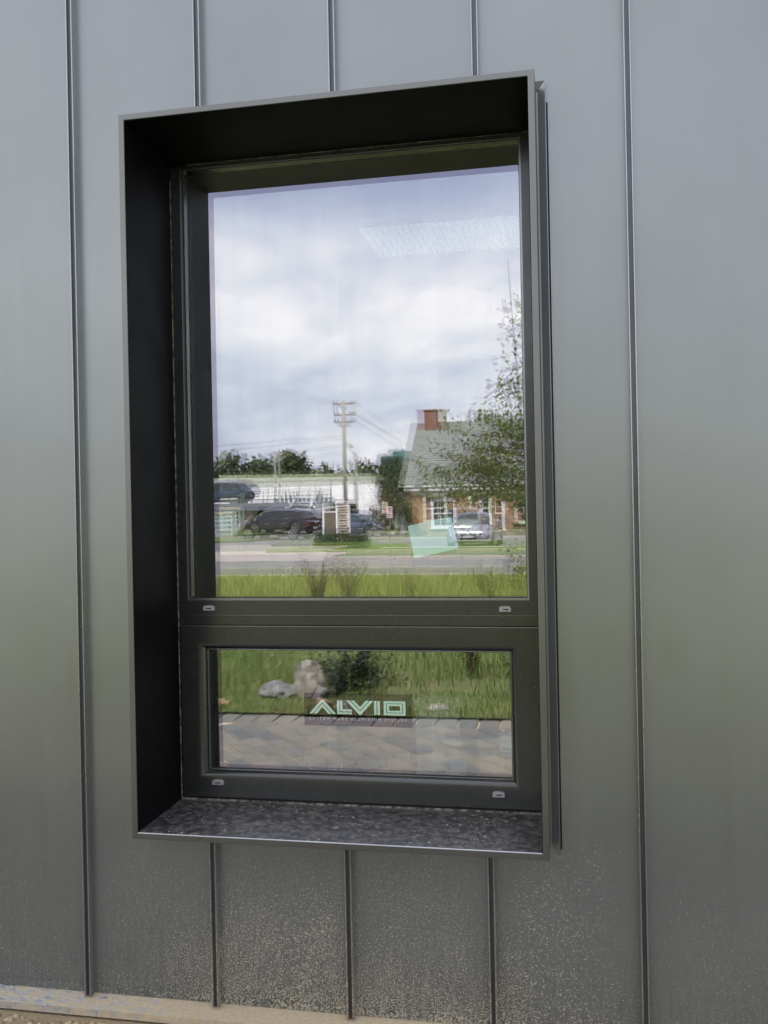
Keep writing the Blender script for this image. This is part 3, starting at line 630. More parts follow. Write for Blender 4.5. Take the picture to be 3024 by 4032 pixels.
b = MB(); b.add(*rim((LX0 + .006, LX1 - .0015, LZ0 + .003, LZ1 - .001), (LX0 - .001, LX1 + .001, LZ0 - .001, LZ1 + .001), YS + .0155, LG - .0003)); o = b.build('gasket', M['gasket'], sash); fix_normals(o.data)
# panes: flat coated outer leaf, bowed inner leaf (gives the double image)
def pane_outer(x0, x1, z0, z1, y, parent):
    b = MB(); b.box((x0, y, z0), (x1, y + .004, z1)); b.m = [1, 1, 0, 1, 1, 1]; return b.build('outer_glass', [M['pane_out'], M['clear']], parent)
def pane_inner(x0, x1, z0, z1, y, parent, xc, zc, cx_, cz_):
    nx, nz = 24, 30; V = []; F = []
    for j in range(nz + 1):
        for i in range(nx + 1):
            x = x0 + (x1 - x0) * i / nx; z = z0 + (z1 - z0) * j / nz
            V.append((x, y + 0.5 * cx_ * (x - xc) ** 2 + 0.5 * cz_ * (z - zc) ** 2, z))
    for j in range(nz):
        for i in range(nx): a = j * (nx + 1) + i; F.append((a, a + 1, a + nx + 2, a + nx + 1))
    n = len(V); V += [(p[0], p[1] + .004, p[2]) for p in V]; F2 = [tuple(q + n for q in f[::-1]) for f in F]
    b = MB(); b.add(V, F); b.f += F2; b.m += [1] * len(F2); return b.build('inner_glass', [M['pane_in'], M['clear']], parent, smooth=True)
pane_outer(GX0 - .004, GX1 + .004, GZ0_ - .006, GZ1_ + .002, YG, fixed)
pane_inner(GX0 - .004, GX1 + .004, GZ0_ - .006, GZ1_ + .002, YG + .017, fixed, 0.62, 1.70, 0.0145, 0.009)
pane_outer(LX0 - .003, LX1 + .003, LZ0 - .003, LZ1 + .003, LG, sash)
pane_inner(LX0 - .003, LX1 + .003, LZ0 - .003, LZ1 + .003, LG + .0175, sash, 0.65, 0.78, 0.0012, 0.0012)
# drain caps
def cap(x, z, y, parent):
    b = MB(); secs = []
    for (yy, s, dz) in ((y, 1.0, 0), (y - .004, .98, .0002), (y - .0075, .86, .0008)):
        w, h = 0.0195 * s, 0.0085 * s; secs.append([(x - w, yy, z - h), (x + w, yy, z - h), (x + w, yy, z + h * .45), (x + w * .72, yy, z + h * .92), (x, yy, z + h * 1.05), (x - w * .72, yy, z + h * .92), (x - w, yy, z + h * .45)])
    b.loft(secs); o = b.build('drain_cap', M['cap'], parent); fix_normals(o.data); auto_smooth(o, 50)
    b = MB(); b.ext([(x - .010, z - .003), (x - .006, z + .002), (x - .005, z - .003)], y - .0079, y - .007, 'y'); b.box((x - .004, y - .0079, z - .003), (x + .010, y - .007, z + .0006)); b.build('cap_mark', M['gasket'], o)
cap(0.229, 1.0845, YB, fixed); cap(1.163, 1.0825, YB, fixed); cap(0.2515, 0.5365, YS, sash); cap(1.134, 0.5330, YS, sash)
# folded flashing standing beside the surround's right edge
tr = empty('window_flashing', (1.30, -0.01, 0.434), label='narrow slate grey folded flashing strip standing beside the right edge of the window', cat='flashing')
b = MB(); z0, z1 = 0.434, 2.544; zi0, zi1 = z0 + .022, z1 - .022
b.add([(1.2925, -.004, zi0), (1.3122, -.0135, z0), (1.3122, -.0135, z1), (1.2925, -.004, zi1), (1.2700, -.004, zi1), (1.2700, -.0135, z1), (1.2700, -.004, zi0), (1.2700, -.0135, z0)], [(0, 1, 2, 3), (3, 2, 5, 4)])
b.add([(1.3122, -.0135, z0), (1.3136, -.0135, z0), (1.3136, -.002, z0), (1.3122, -.002, z0), (1.3122, -.0135, z1), (1.3136, -.0135, z1), (1.3136, -.002, z1), (1.3122, -.002, z1)], [(0, 1, 5, 4), (1, 2, 6, 5), (2, 3, 7, 6)])
o = b.build('flange', M['trim'], tr); o.location = (-1.30, 0.01, -0.434)
b = MB(); b.box((1.3122, -.0148, z0 + .0002), (1.3138, -.0136, z1 - .0002)); o = b.build('hem', M['bead'], tr); o.location = (-1.30, 0.01, -0.434)
b = MB(); b.box((1.3190, -.0075, z0 + .012), (1.3212, -.0012, z1 - .055)); o = b.build('cleat', M['bead'], tr); o.location = (-1.30, 0.01, -0.434)
b = MB(); b.box((1.3140, -.0030, z0 + .012), (1.3188, -.0012, z1 - .055)); o = b.build('groove', M['gasket'], tr); o.location = (-1.30, 0.01, -0.434)

# ------------------------------------------------------------------ decal with lettering and the teal note on the glass
YD = LG + .0145
dec = empty('window_decal', (0.70, YD, 0.72), label='mint block lettering decal on grey film stuck to the lower pane', cat='decal'); dl = Vector((-0.70, -YD, -0.72))
def U(zx, zy): zy = zy - 0.0115 * zx; return (0.490 + zx * 0.0002682, 0.796 - (zy - 224) * 0.000266)
b = MB(); p = [(0.528, 0.715), (0.871, 0.715), (0.871, 0.8165), (0.528, 0.8165)]
b.ext(p, YD + .0012, YD + .0015, 'y'); o = b.build('film', M['film'], dec); o.location = dl
def glyph(polys):
    b = MB()
    for P_ in polys:
        q = [U(*k) for k in P_]; b.ext(q, YD, YD + .0006, 'y')
    me = b.mesh('letter', M['mint']); fix_normals(me); o = link('letter', me, dec); o.location = dl
def sh(dx, L): return [(x, y + 0.0115 * x) for x, y in L]
glyph([sh(0, [(208, 387), (346, 226), (362, 226), (362, 258), (246, 387)]), sh(0, [(362, 226), (378, 226), (524, 387), (484, 387), (362, 258)]), sh(0, [(258, 387), (362, 270), (362, 312), (296, 387)]), sh(0, [(362, 270), (472, 387), (434, 387), (362, 312)])])
glyph([sh(0, [(540, 226), (567, 226), (567, 365), (567, 387), (540, 387)]), sh(0, [(567, 365), (716, 365), (716, 387), (567, 387)]), sh(0, [(576, 226), (604, 226), (604, 333), (604, 355), (576, 355)]), sh(0, [(604, 333), (716, 333), (716, 355), (604, 355)])])
glyph([sh(0, [(648, 226), (690, 226), (812, 353), (812, 388), (798, 387)]), sh(0, [(812, 353), (930, 226), (970, 226), (826, 387), (812, 388)]), sh(0, [(703, 226), (742, 226), (812, 302), (812, 340)]), sh(0, [(812, 302), (882, 226), (918, 226), (812, 340)])])
glyph([sh(0, [(978, 226), (1007, 226), (1007, 387), (978, 387)]), sh(0, [(1017, 226), (1046, 226), (1046, 387), (1017, 387)])])
def rect_ring(x0, x1, y0, y1, w): return [sh(0, [(x0, y0), (x1, y0), (x1, y0 + w), (x0, y0 + w)]), sh(0, [(x0, y1 - w), (x1, y1 - w), (x1, y1), (x0, y1)]), sh(0, [(x0, y0 + w), (x0 + w * 1.15, y0 + w), (x0 + w * 1.15, y1 - w), (x0, y1 - w)]), sh(0, [(x1 - w * 1.15, y0 + w), (x1, y0 + w), (x1, y1 - w), (x1 - w * 1.15, y1 - w)])]
glyph(rect_ring(1090, 1345, 226, 389, 25) + rect_ring(1127, 1307, 258, 357, 23))
me = text_mesh('CUSTOM MADE ALUMINIUM SYSTEMS', 0.0118, M['mint_s'], 1.7); xs_ = [v.co.x for v in me.vertices]; w_ = max(xs_) - min(xs_)
me.transform(Matrix.Rotation(R(90), 4, 'X') @ Matrix.Diagonal((0.310 / w_, 1, 1, 1))); o = link('letter_line', me, dec); o.location = Vector((0.5435, YD - .0002, 0.7335)) + dl
YN = YG + .013
nt = empty('paper_note', (0.945, YN, 1.295), label='tilted teal paper note with pale blisters stuck to the upper pane', cat='note')
def rr(pts, r=0.004):
    out = []; n = len(pts)
    for i in range(n):
        p = Vector(pts[i]); a = (Vector(pts[i - 1]) - p).normalized(); c = (Vector(pts[(i + 1) % n]) - p).normalized()
        for k in range(4): t_ = k / 3; out.append(tuple(p + a * r * (1 - t_) ** 2 + c * r * t_ ** 2))
    return out
npt = [(0.888 - .945, 1.234 - 1.295), (1.025 - .945, 1.263 - 1.295), (1.003 - .945, 1.360 - 1.295), (0.869 - .945, 1.3335 - 1.295)]
b = MB(); b.ext(rr(npt), 0, .0005, 'y'); o = b.build('paper_sheet', M['paper'], nt); fix_normals(o.data)
ax = Vector((npt[1][0] - npt[0][0], 0, npt[1][1] - npt[0][1])); ay = Vector((npt[3][0] - npt[0][0], 0, npt[3][1] - npt[0][1])); o0 = Vector((npt[0][0], 0, npt[0][1]))
for (u_, v_, w_, h_, a_) in [(.27, .77, .15, .028, .1), (.20, .72, .03, .03, 0), (.28, .93, .012, .012, 0), (.08, .90, .04, .03, .3), (.55, .95, .05, .012, 0), (.66, .90, .02, .012, 0), (.72, .97, .10, .018, .05), (.62, .86, .012, .012, 0), (.46, .80, .012, .012, 0),
        (.42, .55, .07, .020, .6), (.40, .48, .05, .016, .6), (.49, .60, .018, .012, 0), (.035, .45, .015, .09, 0), (.03, .65, .018, .07, 0), (.06, .30, .02, .05, 0), (.70, .32, .10, .05, .25), (.85, .55, .06, .05, .3), (.93, .70, .05, .035, .6), (.12, .055, .14, .022, 0), (.36, .07, .12, .022, 0), (.55, .10, .05, .05, 0), (.68, .09, .06, .03, 0), (.86, .72, .05, .02, .1), (.90, .20, .05, .02, .2)]:
    b = MB(); P_ = []
    for k in range(10):
        t_ = 2 * math.pi * k / 10; r_ = 1 + .18 * math.sin(3 * t_ + u_ * 9); x_, y_ = math.cos(t_) * w_ * .5 * r_, math.sin(t_) * h_ * .5 * r_
        x2 = x_ * math.cos(a_) - y_ * math.sin(a_); y2 = x_ * math.sin(a_) + y_ * math.cos(a_)
        q = o0 + ax * min(.985, max(.015, u_ + x2)) + ay * min(.985, max(.015, v_ + y2 * 1.4)); P_.append((q.x, q.z))
    b.ext(P_, -.0006, -.0001, 'y'); me = b.mesh('blister', M['bubble']); fix_normals(me); link('blister', me, nt)

# ================================================================== ROOM BEHIND THE GLASS
def troffer(x0, x1, y0, y1, label):
    r_ = empty('ceiling_light', ((x0 + x1) / 2, (y0 + y1) / 2, 2.795), label=label, cat='ceiling light', group='lit ceiling panels in the room'); L = Vector((-(x0 + x1) / 2, -(y0 + y1) / 2, -2.795))
    b = MB(); b.box((x0, y0, 2.770), (x1, y1, 2.775)); b.build('diffuser', M['diffuser'], r_).location = L
    b = MB()
    for (a, c) in (((x0 - .03, y0 - .03), (x1 + .03, y0)), ((x0 - .03, y1), (x1 + .03, y1 + .03)), ((x0 - .03, y0), (x0, y1)), ((x1, y0), (x1 + .03, y1))): b.box((a[0], a[1], 2.762), (c[0], c[1], 2.7995))
    b.build('light_frame', M['ceil'], r_).location = L
    n = int((x1 - x0) / .035)
    for k in range(1, n):
        x = x0 + (x1 - x0) * k / n; b = MB(); b.box((x - .0009, y0 + .001, 2.765), (x + .0009, y1 - .001, 2.7695)); b.build('louvre', M['ceil'], r_).location = L
troffer(0.36, 1.56, 1.86, 2.42, 'nearer lit ribbed ceiling light panel seen through the top of the upper pane')
troffer(0.90, 2.10, 4.05, 4.45, 'farther lit ribbed ceiling light panel seen low through the upper pane')
ts = empty('work_trestle', (0.58, 1.25, 0), label='red brown timber trestle stand in the room behind the panes', cat='trestle')
for (xa, ya, xb, yb) in ((.47, 1.10, .24, 1.00), (.62, 1.12, .60, 1.02), (.66, 1.40, .655, 1.50), (.70, 1.38, .86, 1.50)):
    b = MB(); p0 = Vector((xb, yb, 0)); p1 = Vector((xa, ya, 1.40)); w_ = .016
    b.loft([[p + Vector((-w_, -.02, 0)), p + Vector((w_, -.02, 0)), p + Vector((w_, .02, 0)), p + Vector((-w_, .02, 0))] for p in (p0, p1)]); o = b.build('leg', M['redwood'], ts); o.location = (-.58, -1.25, 0)
for nm, a, c, m in (('rail', (.38, 1.04, 1.155), (.74, 1.07, 1.185), 'pine'), ('rail', (.34, 1.02, .595), (.66, 1.05, .625), 'pine'), ('top_board', (.42, 1.06, 1.40), (.74, 1.46, 1.44), 'redwood')):
    b = MB(); b.bbox(a, c, .003); o = b.build(nm, M[m], ts); o.location = (-.58, -1.25, 0)
for (xa, za, xb, zb) in ((.61, 1.16, .54, 1.02), (.70, 1.16, .77, 1.02)):
    b = MB(); b.tube([(xa, 1.10, za), (xb, 1.10, zb)], .010, 6); o = b.build('brace', M['redwood'], ts); o.location = (-.58, -1.25, 0)
def crate(name, c, s, rz, m, label, cat, parts=()):
    r_ = empty(name, c, rz, label, cat); b = MB(); b.bbox((-s[0] / 2, -s[1] / 2, 0), (s[0] / 2, s[1] / 2, s[2]), .004); b.build('body', M[m], r_)
    for nm, a, e_, mm in parts: b = MB(); b.bbox(a, e_, .002); b.build(nm, M[mm], r_)
    return r_
crate('pedestal', (0.861, 0.82, 0), (.12, .12, .655), R(42), 'white', 'white square pedestal with overhanging lid behind the lower pane', 'pedestal', [('lid', (-.066, -.066, .656), (.066, .066, .684), 'white')])
crate('cardboard_box', (1.087, 0.82, 0), (.165, .13, .53), R(10), 'card', 'brown cardboard carton standing behind the lower right of the lower pane', 'carton', [('tape', (-.02, -.0665, .001), (.02, -.0652, .529), 'pine')])
r_ = empty('plastic_tub', (0.945, 0.68, 0), label='tapered white tub with blue printed patch behind the lower pane', cat='tub'); b = MB(); b.lathe([(.032, .40), (.045, .56), (.048, .56), (.048, .57)], (0, 0, 0), 'z', 20); b.build('bucket', M['white'], r_, True)
b = MB(); b.box((-.024, -.0462, .47), (.024, -.0415, .52)); b.build('print_patch', M['bluelogo'], r_); b = MB(); b.box((-.05, -.05, 0), (.05, .05, .399)); b.build('stand', M['card'], r_)
r_ = empty('food_box', (1.145, 0.66, 0), label='pale lidded plastic container at the right edge behind the lower pane', cat='container'); b = MB(); b.bbox((-.045, -.04, .535), (.045, .04, .575), .012); b.build('tray', M['mint_s'], r_); b = MB(); b.bbox((-.048, -.043, .576), (.048, .043, .598), .01); b.build('lid', M['white'], r_); b = MB(); b.box((-.035, -.03, 0), (.035, .03, .534)); b.build('post', M['card'], r_)
b = MB(); b.bbox((-.20, -.01, 0), (.20, .01, .012), .002); o = b.build('orange_level', M['orange'], None, loc=(0.33, 0.46, 0.9135)); tag(o, 'orange spirit level strip seen along the top of the lower pane', 'spirit level')
sb_ = empty('side_bench', (0.30, 0.56, 0.0), 0, 'dark steel side bench under the orange strip', 'bench'); b = MB(); b.bbox((-.30, -.14, .894), (.30, .14, .9125), .004); b.build('bench_top', M['dsteel'], sb_)
for x_ in (-.26, .26):
    for y_ in (-.11, .11): b = MB(); b.bbox((x_ - .02, y_ - .02, 0), (x_ + .02, y_ + .02, .8935), .002); b.build('leg', M['dsteel'], sb_)

# ================================================================== OUTDOORS: what the panes mirror
def tree(name, loc, trunk_h, rad, crown_c, crown_r, n, size, leafm, label, cat='tree', group=None, limbs=9, seed=1, clump=0.35, shape=1.0, barkm='bark', nclump=None):
    rng = np.random.default_rng(seed); r_ = empty(name, loc, 0, label, cat, group); b = MB(); c = Vector(crown_c)
    top = Vector((c.x * .9, c.y * .9, c.z + crown_r[2] * .75)); pts = [Vector((0, 0, -.05))]
    for k in range(1, 6): t_ = k / 5; pts.append(Vector((top.x * t_ + rng.normal(0, .04 * top.z * .2), top.y * t_ + rng.normal(0, .04 * top.z * .2), top.z * t_)))
    b.tube(pts, [rad * (1 - .85 * k / 5) for k in range(6)], 8)
    ends = []
    for k in range(limbs):
        t_ = rng.uniform(.25, .95); i = min(4, int(t_ * 5)); p = pts[i].lerp(pts[i + 1], t_ * 5 - i); d = rng.normal(size=3); d /= np.linalg.norm(d)
        e_ = c + Vector((d[0] * crown_r[0] * .85, d[1] * crown_r[1] * .85, d[2] * crown_r[2] * .8)); m_ = p.lerp(e_, .5) + Vector((0, 0, .08 * crown_r[2]))
        b.tube([p, m_, e_], [rad * .35, rad * .2, rad * .06], 5); ends.append(e_)
    b.build('trunk', M[barkm], r_, True)
    nc = nclump or max(14, n // 90); cc = rng.normal(size=(nc, 3)); cc /= np.linalg.norm(cc, axis=1)[:, None]; cc *= rng.uniform(.25, 1, (nc, 1)) ** .5
    cc = cc * np.array(crown_r) * (1 + rng.normal(0, .08, (nc, 1))) + np.array(crown_c)
    k = rng.integers(0, nc, n); P_ = cc[k] + rng.normal(size=(n, 3)) * clump * np.array(crown_r) * rng.uniform(.4, 1, (n, 1))
    P_ = P_[P_[:, 2] > .1]
    me = poly_mesh('crown', leaf_quads(P_, size, rng), 4, M[leafm]); link('crown', me, r_)['kind'] = 'stuff'; return r_
# young birch on the verge, to the right (built branch by branch so that leaves hang on visible twigs)
def birch(loc, h, label, seed=4, leaf=0.085, spread=2.7):
    rng = np.random.default_rng(seed); r_ = empty('birch_tree', loc, 0, label, 'tree'); b = MB(); P_ = []
    for s_ in range(3):
        a = s_ * 2.1 + .4; pts = [Vector((.08 * math.cos(a), .08 * math.sin(a), -.05))]
        for k in range(1, 8): t_ = k / 7; pts.append(Vector((math.cos(a) * (.08 + .5 * t_) + rng.normal(0, .03), math.sin(a) * (.08 + .5 * t_) + rng.normal(0, .03), h * t_ * (1 - .12 * s_))))
        b.tube(pts, [.05 * (1 - .9 * k / 7) + .004 for k in range(8)], 7)
        for j in range(34):
            t_ = .27 + .70 * rng.uniform(0, 1) ** 1.6; i = min(6, int(t_ * 7)); p = pts[i].lerp(pts[i + 1], t_ * 7 - i); az = rng.normal(math.pi, 1.3)
            L = spread * (1.0 if t_ < .44 else max(.20, 1.0 - 4.2 * (t_ - .44))) * rng.uniform(.5, 1.0)
            d = Vector((math.cos(az), math.sin(az), rng.uniform(-.10, .42))).normalized(); q = [p]
            for m_ in range(1, 6): q.append(p + d * (L * m_ / 5) + Vector((rng.normal(0, .05), rng.normal(0, .05), -.05 * (m_ / 5) ** 2 * L + rng.normal(0, .04))))
            b.tube(q, [.012, .010, .008, .006, .004, .0025], 4, cap=False)
            for m_ in range(int(8.5 * L) + 4):
                u_ = rng.uniform(.22, 1.0); i2 = min(4, int(u_ * 5)); pp = q[i2].lerp(q[i2 + 1], u_ * 5 - i2); dd = Vector(rng.normal(size=3)) * .16 * L ** .5
                e_ = pp + dd
                if m_ % 2 == 0: b.tube([pp, e_], [.0028, .0015], 3, cap=False)
                for w_ in range(5): P_.append(pp.lerp(e_, rng.uniform(.2, 1.1)) + Vector(rng.normal(size=3)) * .035)
    P_ = [p for p in P_ if p.z > 1.45 + .25 * math.sin(p.x * 5) and (p.z < 3.9 or rng.uniform() < .35)]
    b.build('trunk', M['bark'], r_, True); me = poly_mesh('crown', leaf_quads(np.array([tuple(p) for p in P_]), leaf, rng, .4, .62), 4, M['birch']); link('crown', me, r_)['kind'] = 'stuff'; return r_
birch((0.98, -14.3, GZ), 6.9, 'slender young birch with loose small leaves in front of the brick house')
tree('birch_sapling', (0.60, -11.2, GZ), .7, .012, (0, 0, .48), (.17, .17, .40), 420, .05, 'birch', 'small leafy birch sapling low at the right edge of the upper pane', limbs=7, seed=8, clump=.4)
tree('evergreen_tree', (-9.1, -53.0, GZ), 3, .16, (0, 0, 3.0), (1.25, 1.2, 1.75), 5200, .12, 'ever', 'dark rounded evergreen tree beside the left corner of the brick house', seed=3, clump=.24)
tree('evergreen_tree', (-9.3, -50.5, GZ), 2, .10, (0, 0, 1.7), (.85, .8, 1.35), 2600, .11, 'autumn', 'brownish broad shrub tree in front of the dark evergreen', seed=33, clump=.26)
tree('tall_shrub', (-7.55, -48.55, GZ), 2, .05, (0, 0, 1.35), (.48, .45, 1.45), 1900, .09, 'ever', 'tall green shrub against the corner of the brick house', 'shrub', seed=5, clump=.28)
tree('foundation_shrub', (-1.25, -48.6, GZ), .5, .03, (0, 0, .5), (.75, .5, .5), 1400, .08, 'ever', 'low round shrub under the right house window', 'shrub', seed=6, clump=.28)
tree('foundation_shrub', (0.6, -48.6, GZ), .5, .03, (0, 0, .6), (.8, .5, .6), 1400, .08, 'ever', 'low round shrub farthest right along the house wall', 'shrub', seed=61, clump=.28)
# clipped hedge
hd = empty('clipped_hedge', (-7.6, -33.0, GZ), 0, 'dark clipped hedge beside the driveway apron', 'hedge'); rng = np.random.default_rng(9)
P_ = rng.uniform([-1.1, -.55, 0.05], [1.1, .55, .66], (4200, 3)); P_[:, 2] *= 1 - .28 * (np.abs(P_[:, 0]) / 1.1) ** 3
link('foliage', poly_mesh('foliage', leaf_quads(P_, .07, rng), 4, M['ever']), hd)['kind'] = 'stuff'
b = MB(); b.bbox((-.85, -.38, 0), (.85, .38, .45), .12); b.build('branch_core', M['conifer'], hd)
# far treeline
rng = np.random.default_rng(12); pts = []
for k in range(60):
    x = -95 + k * 1.95 + rng.uniform(-1, 1); y = -132 + rng.uniform(-6, 6); hgt = rng.uniform(5.2, 7.6) + (2.0 if -62 < x < -38 else 0) ; rr_ = rng.uniform(2.2, 3.6)
    nc = 16; cc = rng.normal(size=(nc, 3)); cc /= np.linalg.norm(cc, axis=1)[:, None]; cc = cc * [rr_, rr_, hgt * .42] + [x, y, hgt * .56]
    i = rng.integers(0, nc, 1100); pts.append(cc[i] + rng.normal(size=(1100, 3)) * .75)
me = poly_mesh('distant_treeline', leaf_quads(np.concatenate(pts), .95, rng, aspect=.8), 4, M['farleaf']); tag(link('distant_treeline', me), 'dark green treeline beyond the white warehouse roof', 'trees', kind='stuff')

# ---- tall meadow grass and verge grass
def blades(n, x0, x1, y0, y1, hmin, hmax, w, rng, keep=None):
    base = np.stack([rng.uniform(x0, x1, n), rng.uniform(y0, y1, n), np.full(n, GZ)], 1)
    if keep is not None: base = base[keep(base)]; n = len(base)
    h = rng.uniform(hmin, hmax, n) * rng.uniform(.6, 1, n); az = rng.uniform(0, 6.28, n); bend = rng.uniform(.1, 1.3, n) * h
    d = np.stack([np.cos(az), np.sin(az), np.zeros(n)], 1); s_ = np.stack([-np.sin(az), np.cos(az), np.zeros(n)], 1)
    ww = (w * rng.uniform(.6, 1.3, n))[:, None]; mid = base + d * (bend * .3)[:, None] + np.stack([0 * h, 0 * h, h * .6], 1); tip = base + d * bend[:, None] + np.stack([0 * h, 0 * h, h], 1)
    q1 = np.stack([base - s_ * ww * .5, base + s_ * ww * .5, mid + s_ * ww * .4, mid - s_ * ww * .4], 1)
    q2 = np.stack([mid - s_ * ww * .4, mid + s_ * ww * .4, tip + s_ * ww * .06, tip - s_ * ww * .06], 1)
    return np.stack([q1, q2], 1).reshape(-1, 3)
def connected_blades(name, arrs, m):
    V = np.concatenate(arrs); n = len(V) // 8; V = V.reshape(n, 8, 3); V6 = V[:, [0, 1, 2, 3, 6, 7]].reshape(-1, 3).astype(np.float32)
    me = bpy.data.meshes.new(name); me.vertices.add(n * 6); me.vertices.foreach_set('co', V6.ravel())
    idx = (np.arange(n)[:, None] * 6 + np.array([0, 1, 2, 3, 3, 2, 4, 5])).astype(np.int32).ravel()
    me.loops.add(n * 8); me.loops.foreach_set('vertex_index', idx); me.polygons.add(n * 2); me.polygons.foreach_set('loop_start', np.arange(0, n * 8, 4, dtype=np.int32))
    me.materials.append(m); me.update(calc_edges=True); return link(name, me)
rng = np.random.default_rng(21)
def clumpy(B): return (np.sin(B[:, 0] * 2.3 + 1) * np.sin(B[:, 1] * 1.7) + .6 * np.sin(B[:, 0] * 5.1 + B[:, 1] * 3.7) + rng.uniform(-1, 1, len(B))) > -.75
o = connected_blades('meadow_grass', [blades(30000, -9.5, 3.0, -17.3, -14.2, .05, .20, .012, rng, clumpy), blades(26000, -8.5, 3.0, -14.4, -11.0, .15, .48, .009, rng, clumpy), blades(1500, -8.5, 3.0, -14.6, -11.5, .4, .75, .007, rng, clumpy), blades(9000, -7, 3.0, -11.3, -8, .15, .45, .012, rng, clumpy)], M['grass']); tag(o, 'bright tall yellow green meadow grass along the road', 'grass', kind='stuff')
o = connected_blades('verge_grass', [blades(20000, -5, 3.2, -8.2, -4.2, .06, .30, .008, rng, clumpy), blades(12000, -4, 3.2, -4.4, -3.64, .04, .11, .006, rng), blades(2600, -3.5, 3, -7.4, -4.5, .25, .6, .006, rng, clumpy)], M['grass2']); tag(o, 'green weedy grass edging the paver walk', 'grass', kind='stuff')
# ---- weeds
def weed(loc, h, n, sp, m, label, seed, leaf=.03):
    rng = np.random.default_rng(seed); r_ = empty('weed_plant', loc, 0, label, 'plant'); b = MB(); P_ = []
    for k in range(n):
        az = rng.uniform(0, 6.28); L = rng.uniform(.1, 1) * sp; hh = h * rng.uniform(.6, 1); q = [Vector((0, 0, 0)), Vector((math.cos(az) * L * .35, math.sin(az) * L * .35, hh * .55)), Vector((math.cos(az) * L, math.sin(az) * L, hh))]
        b.tube(q, [.005, .004, .002], 4, cap=False)
        for j in range(26): t_ = rng.uniform(.25, 1) * 2; i = min(1, int(t_)); P_.append(tuple(q[i].lerp(q[i + 1], t_ - i) + Vector(rng.normal(size=3)) * .03))
    b.build('stem', M['stem'], r_, True); link('leaf_mass', poly_mesh('leaf_mass', leaf_quads(np.array(P_), leaf, rng), 4, M[m]), r_)['kind'] = 'stuff'
weed((-2.15, -9.6, GZ), 1.02, 26, .42, 'weed', 'tall dry wispy weed standing in front of the road at centre', 1)
weed((-1.75, -9.9, GZ), .85, 18, .36, 'weed', 'shorter wispy weed right of the tall dry one', 2)
weed((0.15, -10.6, GZ), .70, 12, .22, 'weed', 'thin yellowish weed near the right end of the meadow', 3)
weed((-1.05, -10.8, GZ), .62, 7, .16, 'weed', 'single thin seedling weed in the middle of the meadow', 5)
weed((0.47, -5.1, GZ), .62, 16, .30, 'autumn', 'reddish brown weed behind the walk at lower right', 6, .035)
weed((0.95, -4.4, GZ), .34, 16, .26, 'birch', 'leafy green weed at the right end of the walk edge', 7, .05)
# ---- rocks, bush and soil heap beside the walk
def rock(loc, s, m, label, seed, cat='rock', sub=3, jag=.30):
    import bmesh
    bm = bmesh.new(); bmesh.ops.create_icosphere(bm, subdivisions=sub, radius=1); r = np.random.default_rng(seed); pl_ = r.normal(size=(11, 3)); pl_ /= np.linalg.norm(pl_, axis=1)[:, None]; off = r.uniform(.45, .85, 11)
    for v in bm.verts:
        p = np.array(v.co[:])
        for q, o_ in zip(pl_, off):
            d = p @ q
            if d > o_: p = p - q * (d - o_) * .92
        p = p * (1 + jag * .25 * r.normal()); v.co = (p[0] * s[0], p[1] * s[1], p[2] * s[2])
    me = bpy.data.meshes.new('rock'); bm.to_mesh(me); bm.free(); me.materials.append(M[m]); o = link('rock', me, None, loc); tag(o, label, cat); return o
rock((-.98, -4.16, GZ + .06), (.16, .14, .115), 'rock_g', 'low flat grey rock left of the pale boulder', 2)
rock((-.745, -4.20, GZ + .11), (.155, .15, .20), 'rock', 'upright pale boulder beside the dark bush', 5)
rock((-.61, -4.10, GZ + .04), (.085, .08, .10), 'rock_g', 'small grey rock right of the pale boulder', 8)
rock((-.50, -3.80, GZ + .04), (.075, .06, .075), 'rock_y', 'rounded ochre stone at the edge of the walk', 9, 'stone')
rock((-.33, -3.78, GZ + .03), (.08, .06, .06), 'rock', 'small pale stone right of the ochre one', 10, 'stone')
rock((-1.33, -3.85, GZ + .02), (.075, .06, .05), 'rock_y', 'small brown stone in the grass at the left', 11, 'stone')
rock((0.38, -3.86, GZ + .02), (.10, .05, .035), 'rock', 'thin pale stone in the grass at the right', 12, 'stone')
rock((-1.95, -7.3, GZ + .02), (.75, .55, .36), 'dirt', 'tan soil heap behind the tall grass', 14, 'soil heap', 4, .3)
rock((-2.05, -6.85, GZ + .10), (.16, .12, .10), 'rock_y', 'ochre stone lying in front of the soil heap', 15, 'stone')
rock((-1.65, -6.8, GZ + .10), (.13, .1, .08), 'rock', 'pale stone right of the soil heap stone', 16, 'stone')
sb = empty('dark_bush', (-.42, -4.45, GZ), 0, 'dark low conifer bush behind the boulder', 'bush'); rng = np.random.default_rng(31); b = MB(); P_ = []
for k in range(60):
    az = rng.uniform(0, 6.28); el = rng.uniform(.25, 1.4); L = rng.uniform(.28, .50); e_ = Vector((math.cos(az) * math.cos(el) * L, math.sin(az) * math.cos(el) * L, math.sin(el) * L * .95)); b.tube([(0, 0, .02), e_ * .5 + Vector((0, 0, .03)), e_], [.006, .004, .0015], 4, cap=False)
    for j in range(46): t_ = rng.uniform(.25, 1.05); P_.append(tuple(e_ * t_ + Vector(rng.normal(size=3)) * .03))
b.build('stem', M['bark'], sb); link('foliage', poly_mesh('foliage', leaf_quads(np.array(P_), .042, rng, -.2, .3), 4, M['conifer']), sb)['kind'] = 'stuff'

